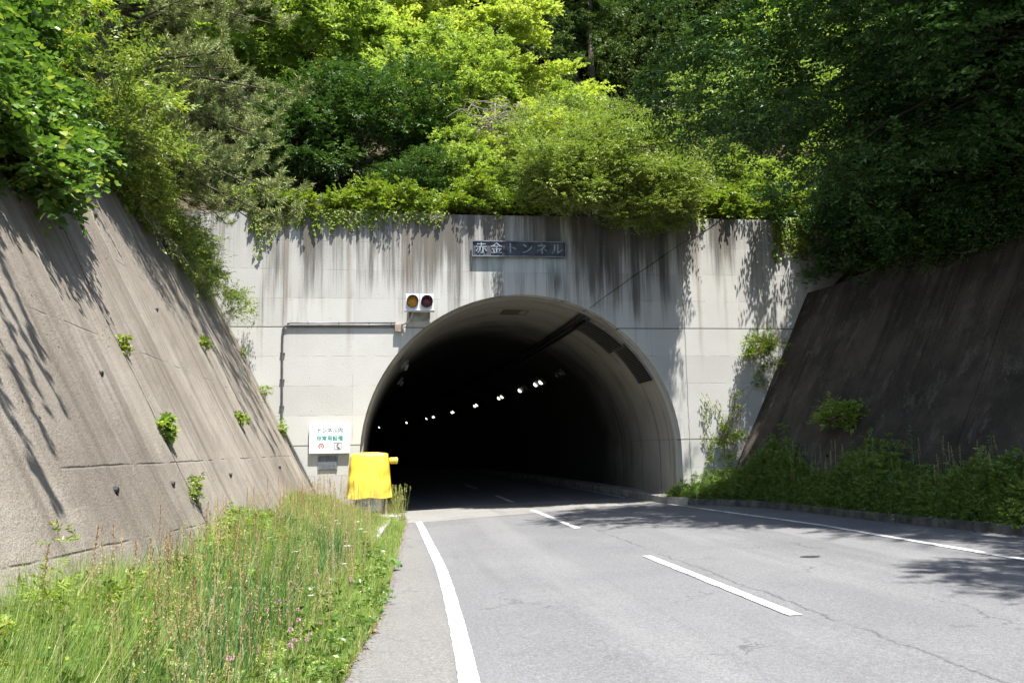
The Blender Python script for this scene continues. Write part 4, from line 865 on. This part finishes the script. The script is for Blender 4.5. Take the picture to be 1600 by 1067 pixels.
def heads(P, H, L_, n, ll, lw, lean):
    """seed heads: spikelets on the upper part of stems"""
    m = len(P); b_ = G.random(m) * 2 * pi; ld = np.stack([np.cos(b_), np.sin(b_), np.zeros(m)], 1); top = P + np.array([0, 0, 1.0]) * H[:, None] + ld * (H * lean)[:, None]; ax = unit(top - P)
    u = G.random((m, n, 1)); Q = top[:, None] - ax[:, None] * u * L_ + G.normal(0, .012 + .02 * L_, (m, n, 3)) * u; d = unit(ax[:, None] + G.normal(0, .45, (m, n, 3)))
    lv = leaves(Q.reshape(-1, 3), d.reshape(-1, 3), unit(G.normal(0, 1, (m * n, 3))), np.full(m * n, ll), np.full(m * n, lw), 0)
    a = unit(np.cross(ax, G.normal(0, 1, (m, 3)))) * .0018; st = np.stack([P - a, P + a, top + a, top - a], 1); return np.concatenate([lv, st])
vE = np.vectorize(vedge)
def vground(x, y):
    e = vE(y); i = np.clip((x - e) / (-1.75 - e), 0, 1); return .0 + .42 * i ** 1.3
def scat(n, y0, y1, pw=1.0, xin=0.0):
    y = y0 + (y1 - y0) * G.random(n) ** pw; e = vE(y) + .05; t = G.random(n); x = e + (-1.72 - e) * (xin + (1 - xin) * t)
    return x, y, t
GR1 = leafmat('grass_green', (.18, .29, .055), (.33, .43, .11), (.46, .44, .22), .35, .5, .3, .81, .7)
GR2 = leafmat('grass_yellow', (.25, .30, .07), (.39, .42, .14), (.50, .44, .25), .35, .55, .3, .70, .8)
DRY = leafmat('grass_seed', (.36, .27, .13), (.48, .38, .20), (.52, .42, .28), .3, .7, .2)
BLU = leafmat('grass_blue', (.06, .14, .045), (.11, .21, .07), (.16, .25, .09), .3, .5, .3)
def height(x, y, t): return (.15 + .42 * np.clip(t * 1.5, 0, 1)) * (.8 + .35 * np.sin(y * 1.1 + x * 2) * .5 + .25 * G.random(len(x))) * np.where(y > 19.3, .45, np.where(y < 10, 1.0 + .25 * t, 1.0)) * np.where((y > 18.6) & (x > -1.1), .45, 1.0)
x, y, t = scat(74000, 3.2, 22.2, 1.25); P = np.stack([x, y, vground(x, y)], 1); Hh = height(x, y, t); Q1 = blades(P, Hh, np.full(len(x), .0078) * G.uniform(.5, 2.0, len(x)), G.uniform(.02, .5, len(x)) ** 1.3)
o = link('grass', quadmesh('grass', Q1), GR1); tag(o, 'green grass on the left verge', 'grass', kind='stuff')
x, y, t = scat(46000, 3.2, 22.3, 1.25); P = np.stack([x, y, vground(x, y)], 1); Hh = height(x, y, t) * .72; Q1 = blades(P, Hh, np.full(len(x), .007) * G.uniform(.7, 1.4, len(x)), G.uniform(.2, .9, len(x)))
o = link('grass', quadmesh('grass', Q1), GR2); tag(o, 'yellow-green fringe grass on the left verge', 'grass', kind='stuff')
# tall blue-green blades and pale seed stems
x, y, t = scat(2600, 3.4, 12.0, 1.1, .3); P = np.stack([x, y, vground(x, y)], 1); Q1 = blades(P, G.uniform(.4, .85, len(x)), np.full(len(x), .013), G.uniform(.05, .45, len(x)), 4); o = link('tall_grass', quadmesh('tall_grass', Q1), BLU); tag(o, 'tall blue-green grass blades on the near left verge', 'grass', kind='stuff')
x, y, t = scat(1000, 4.0, 22.2, 1.0, .15); k = (y > 18.6) & (x > -1.1); x, y = x[~k], y[~k]; P = np.stack([x, y, vground(x, y)], 1); Q1 = heads(P, G.uniform(.45, .9, len(x)), .15, 30, .014, .006, G.uniform(.02, .22, len(x))); o = link('seed_grass', quadmesh('seed_grass', Q1), DRY); tag(o, 'thin dry seed stems among the left verge grass', 'grass', kind='stuff')
# broad-leaved herbs
x, y, t = scat(1800, 3.2, 22.0, 1.4, .1); C = np.stack([x, y, vground(x, y) + height(x, y, t) * G.uniform(.2, .75, len(x))], 1)
o = link('herbs', quadmesh('herbs', crown_quads(C, np.tile([0, 0, 1.0], (len(C), 1)), .09, 5, 6, .034, .014, flat=.8)), GR1); tag(o, 'low broad-leaved herbs among the left verge grass', 'herbs', kind='stuff')
# mixed broad-leaved plants and docks near the viewer
def herbs(n, y0, y1, ll, lw, m, lab, hk, xin=0.0, r=.10, tw=6, nl=6):
    x, y, t = scat(n, y0, y1, 1.2, xin); C = np.stack([x, y, vground(x, y) + height(x, y, t) * hk * G.uniform(.6, 1.1, n)], 1)
    tag(link('herbs', quadmesh('herbs', crown_quads(C, np.tile([0, 0, 1.0], (n, 1)), r, tw, nl, ll, lw, flat=.9, droop=.35)), m), lab, 'herbs', kind='stuff')
herbs(420, 3.4, 13, .055, .024, KUD, 'broad-leaved green plants among the near left grass', .75)
herbs(260, 3.4, 12, .042, .012, IVY, 'pale feathery plants among the near left grass', .9, .2, .13, 7, 8)
x, y, t = scat(130, 4.2, 20, 1.3, .45); P = np.stack([x, y, vground(x, y)], 1); tag(link('seed_grass', quadmesh('seed_grass', heads(P, G.uniform(.6, 1.0, len(x)), .30, 90, .012, .007, G.uniform(.02, .12, len(x)))), leafmat('dock_seed', (.22, .12, .06), (.34, .20, .10), (.40, .30, .16), .2)), 'reddish brown dock and sorrel spikes along the foot of the left wall', 'grass', kind='stuff')
# clump of grass at the machine
x = G.normal(.30, .13, 130); y = G.normal(21.1, .2, 130); P = np.stack([x, y, np.full(130, .03)], 1); q1 = blades(P, G.uniform(.2, .7, 130), np.full(130, .009), G.uniform(.05, .5, 130)); x = G.normal(.33, .10, 60); y = G.normal(21.1, .2, 60); q2 = heads(np.stack([x, y, np.full(60, .03)], 1), G.uniform(.5, .85, 60), .10, 16, .022, .012, G.uniform(.02, .2, 60))
o = link('grass_tuft', quadmesh('grass_tuft', np.concatenate([q1, q2])), GR2); tag(o, 'tall seeding grass tuft right of the yellow-covered machine', 'grass')
x = G.uniform(-.95, .1, 26); P = np.stack([x, G.uniform(20.3, 20.9, 26), np.full(26, .05)], 1); o = link('grass_tuft', quadmesh('grass_tuft', blades(P, G.uniform(.3, .75, 26), np.full(26, .006), G.uniform(.03, .3, 26))), GR2); tag(o, 'thin yellowish grass tuft in front of the yellow-covered machine', 'grass')
# clover heads and white umbels
MPK = plain('clover_pink', (.58, .33, .42), .7, 0, .25); MWF = plain('flower_white', (.75, .75, .72), .7, 0, .1); MSTEM = plain('stem_green', (.10, .18, .05), .7)
def flower(kind):
    root = empty('clover_flower' if kind else 'white_flower'); hgt = .40 if kind else .5; MB().tube([(0, 0, 0), (.01, 0, hgt * .5), (.02, .01, hgt)], [.003, .0025, .002], 5).build('stem', MSTEM, root)
    n = 70 if kind else 60
    if kind: d = sph(n, .3); Pq = np.array([.02, .01, hgt]) + d * .008; Q = leaves(Pq, unit(d + np.array([0, 0, .5])), sph(n), np.full(n, .013), np.full(n, .006), .1)
    else: a = G.random(n) * 6.28; r_ = .03 * G.random(n) ** .5; Q = leaves(np.stack([.02 + r_ * np.cos(a), r_ * np.sin(a), hgt + .005 * G.random(n)], 1), unit(np.stack([np.cos(a), np.sin(a), np.full(n, .2)], 1)), np.tile([0, 0, 1.0], (n, 1)), np.full(n, .014), np.full(n, .012), .05)
    link('flower_head', quadmesh('flower_head', Q), MPK if kind else MWF, root); return root
FK = [flower(1), flower(0)]; used = [False, False]
def place(kind, x, y, s, lab):
    if not used[kind ^ 1]: root = FK[kind ^ 1]; used[kind ^ 1] = True
    else:
        src = FK[kind ^ 1]; root = src.copy(); COL.objects.link(root)
        for ch in list(src.children): c = ch.copy(); COL.objects.link(c); c.parent = root
    root.location = (x, y, float(vground(np.array([x]), np.array([y]))[0])); root.scale = (s, s, s); root.rotation_euler = (0, 0, random.uniform(0, 6)); tag(root, lab, 'flower', 'clover flowers in the left grass' if kind else 'white umbels in the left grass')
for i in range(46):
    y = 3.9 + 6.5 * random.random() ** 1.2; e = vedge(y); place(1, e - .12 - random.random() * (1.15 if y < 6 else .8), y, random.uniform(.75, 1.1), 'small pink clover flower head standing in the left verge grass')
for i in range(16):
    y = 6.5 + 7 * random.random(); e = vedge(y); place(0, e - .35 - random.random() * .8, y, random.uniform(.7, 1.1), 'small flat white flower head in the left verge grass')
# wilted burdock leaf on the shoulder
b = MB(); P = []
for i in range(9):
    u = i / 8; P.append([(.10 + .34 * (u - .5) * (1 - .4 * abs(v)), 12.45 + .16 * v * sin(pi * (.1 + .8 * u)), .05 + .09 * sin(pi * u) + .03 * cos(v * 5 + i)) for v in np.linspace(-1, 1, 7)])
tag(b.grid(P).build('leaf', leafmat('wilted_leaf', (.07, .16, .04), (.12, .2, .06), (.3, .14, .1), .2), None, True), 'crumpled broad green leaf lying at the road edge by the grass', 'leaf')
# brown litter along the grass edge
y = G.uniform(4, 21.5, 2600); x = vE(y) + G.normal(.02, .055, 2600); P = np.stack([x, y, np.full(2600, .012)], 1); a = G.random(2600) * 6.28
o = link('leaf_litter', quadmesh('leaf_litter', leaves(P, np.stack([np.cos(a), np.sin(a), np.full(2600, .12)], 1), unit(np.array([[0, 0, 1.0]]) + G.normal(0, .3, (2600, 3))), G.uniform(.012, .035, 2600), G.uniform(.006, .016, 2600))), plain('litter', (.20, .11, .06), .9, var=.5)); tag(o, 'brown leaf litter along the left road edge', 'litter', kind='stuff')
y = G.uniform(5, 21, 1500); x = np.array([kerbx(q) for q in y]) - np.abs(G.normal(0, .09, 1500)); P = np.stack([x, y, .02 * (x - .8) + .012], 1); a = G.random(1500) * 6.28
o = link('leaf_litter', quadmesh('leaf_litter', leaves(P, np.stack([np.cos(a), np.sin(a), np.full(1500, .1)], 1), unit(np.array([[0, 0, 1.0]]) + G.normal(0, .3, (1500, 3))), G.uniform(.012, .04, 1500), G.uniform(.006, .02, 1500))), plain('litter2', (.17, .11, .06), .9, var=.5)); tag(o, 'brown leaf litter along the right kerb', 'litter', kind='stuff')
# right verge weeds
def rverge(n, y0=4, y1=22.3, t0=0.0):
    y = G.uniform(y0, y1, n); a = np.array([kerbx(q) for q in y]) + .15; e = np.array([wallR(q) for q in y]) + .25; e = np.maximum(e, a + .45); t = t0 + (1 - t0) * G.random(n); return a + (e - a) * t, y, t
WD = leafmat('weed_green', (.11, .20, .045), (.21, .31, .07), (.34, .40, .11), .42)
x, y, t = rverge(7500); hh = (.15 + 1.6 * t ** .7) * (.75 + .45 * G.random(len(x))) * (.85 + .25 * np.sin(y * 1.9 + 1)) * (.75 + .25 * np.sin(y * 1.7)); C = np.stack([x, y, .26 + hh * G.random(len(x)) ** .5], 1)
C[:, 0] += .12 * C[:, 2] * (t > .7)
V = np.tile([-.5, -.2, .8], (len(C), 1)); o = link('weeds', quadmesh('weeds', crown_quads(C, V, .13, 8, 9, .06, .020, flat=1.1, droop=.2)), WD); tag(o, 'dense leafy weeds between the right kerb and the wall', 'weeds', kind='stuff')
x, y, t = rverge(9000); P = np.stack([x, y, np.full(len(x), .28)], 1); o = link('grass', quadmesh('grass', blades(P, (.12 + .35 * t) * G.uniform(.6, 1.2, len(x)), np.full(len(x), .007), G.uniform(.1, .7, len(x)))), GR1); tag(o, 'grass among the weeds on the right verge', 'grass', kind='stuff')
x, y, t = rverge(260, t0=.2); P = np.stack([x, y, np.full(len(x), .3)], 1); o = link('seed_grass', quadmesh('seed_grass', heads(P, G.uniform(.7, 1.5, len(x)), .28, 60, .014, .006, G.uniform(.02, .15, len(x)))), GR2); tag(o, 'yellowish seed plumes above the right verge weeds', 'grass', kind='stuff')
# individual tall weeds against the right wall
def tallweed(x, y, h, lab):
    root = empty('tall_weed', (x, y, .28)); tag(root, lab, 'weed', 'tall weeds by the right wall'); MB().tube([(0, 0, 0), (.02, -.02, h * .6), (.0, -.04, h)], [.010, .007, .003], 5).build('stem', MSTEM, root)
    n = 46; zt = np.sort(G.uniform(.35, 1, n)); a = np.arange(n) * 2.4; P = np.stack([.01 * np.cos(a), .01 * np.sin(a) - .03, zt * h], 1); d = unit(np.stack([np.cos(a), np.sin(a), .5 - 0 * a], 1)); L_ = .20 * (1.15 - zt * .6)
    link('leaves', quadmesh('leaves', leaves(P, d, np.tile([0, 0, 1.0], (n, 1)), L_, L_ * .22, .35)), WD, root)
for i, (x, y, h, lab) in enumerate(((10.35, 15.3, 1.75, 'tallest leafy weed against the right wall, left of the other'), (10.75, 11.9, 1.65, 'tall leafy weed at the right edge against the dark wall'), (10.2, 17.2, 1.45, 'shorter tall weed nearest the wall shrub'), (10.6, 13.4, 1.5, 'tall weed between the two tallest by the right wall'))): tallweed(x, y, h, lab)
# grass tuft at the foot of the portal, right
x = G.normal(8.15, .25, 500); P = np.stack([x, G.normal(22.1, .15, 500), np.full(500, .33)], 1); o = link('grass_tuft', quadmesh('grass_tuft', blades(P, G.uniform(.08, .3, 500), np.full(500, .008), G.uniform(.1, .8, 500))), GR2); tag(o, 'low yellow-green tuft on the footway at the right of the arch', 'grass')
q2 = heads(np.array([[7.95, 22.0, .33]] * 5) + G.normal(0, .04, (5, 3)) * np.array([1, 1, 0]), G.uniform(.6, 1.0, 5), .2, 30, .02, .008, np.array([.4, .5, .3, .2, .45])); o = link('grass_tuft', quadmesh('grass_tuft', q2), GR2); tag(o, 'few arching seed stems in front of the right tunnel wall', 'grass')
# pothole patch in the right lane
b = MB(); P = [(5.98 + .14 * cos(a) * (1 + .25 * sin(3 * a)), 11.3 + .10 * sin(a), rz(6) + .005) for a in np.linspace(0, 6.28, 17)[:-1]]; b.add(P, [tuple(range(16))]); tag(b.build('road_patch', plain('bitumen', (.035, .035, .035), .8, var=.6, sc=20)), kind='structure')
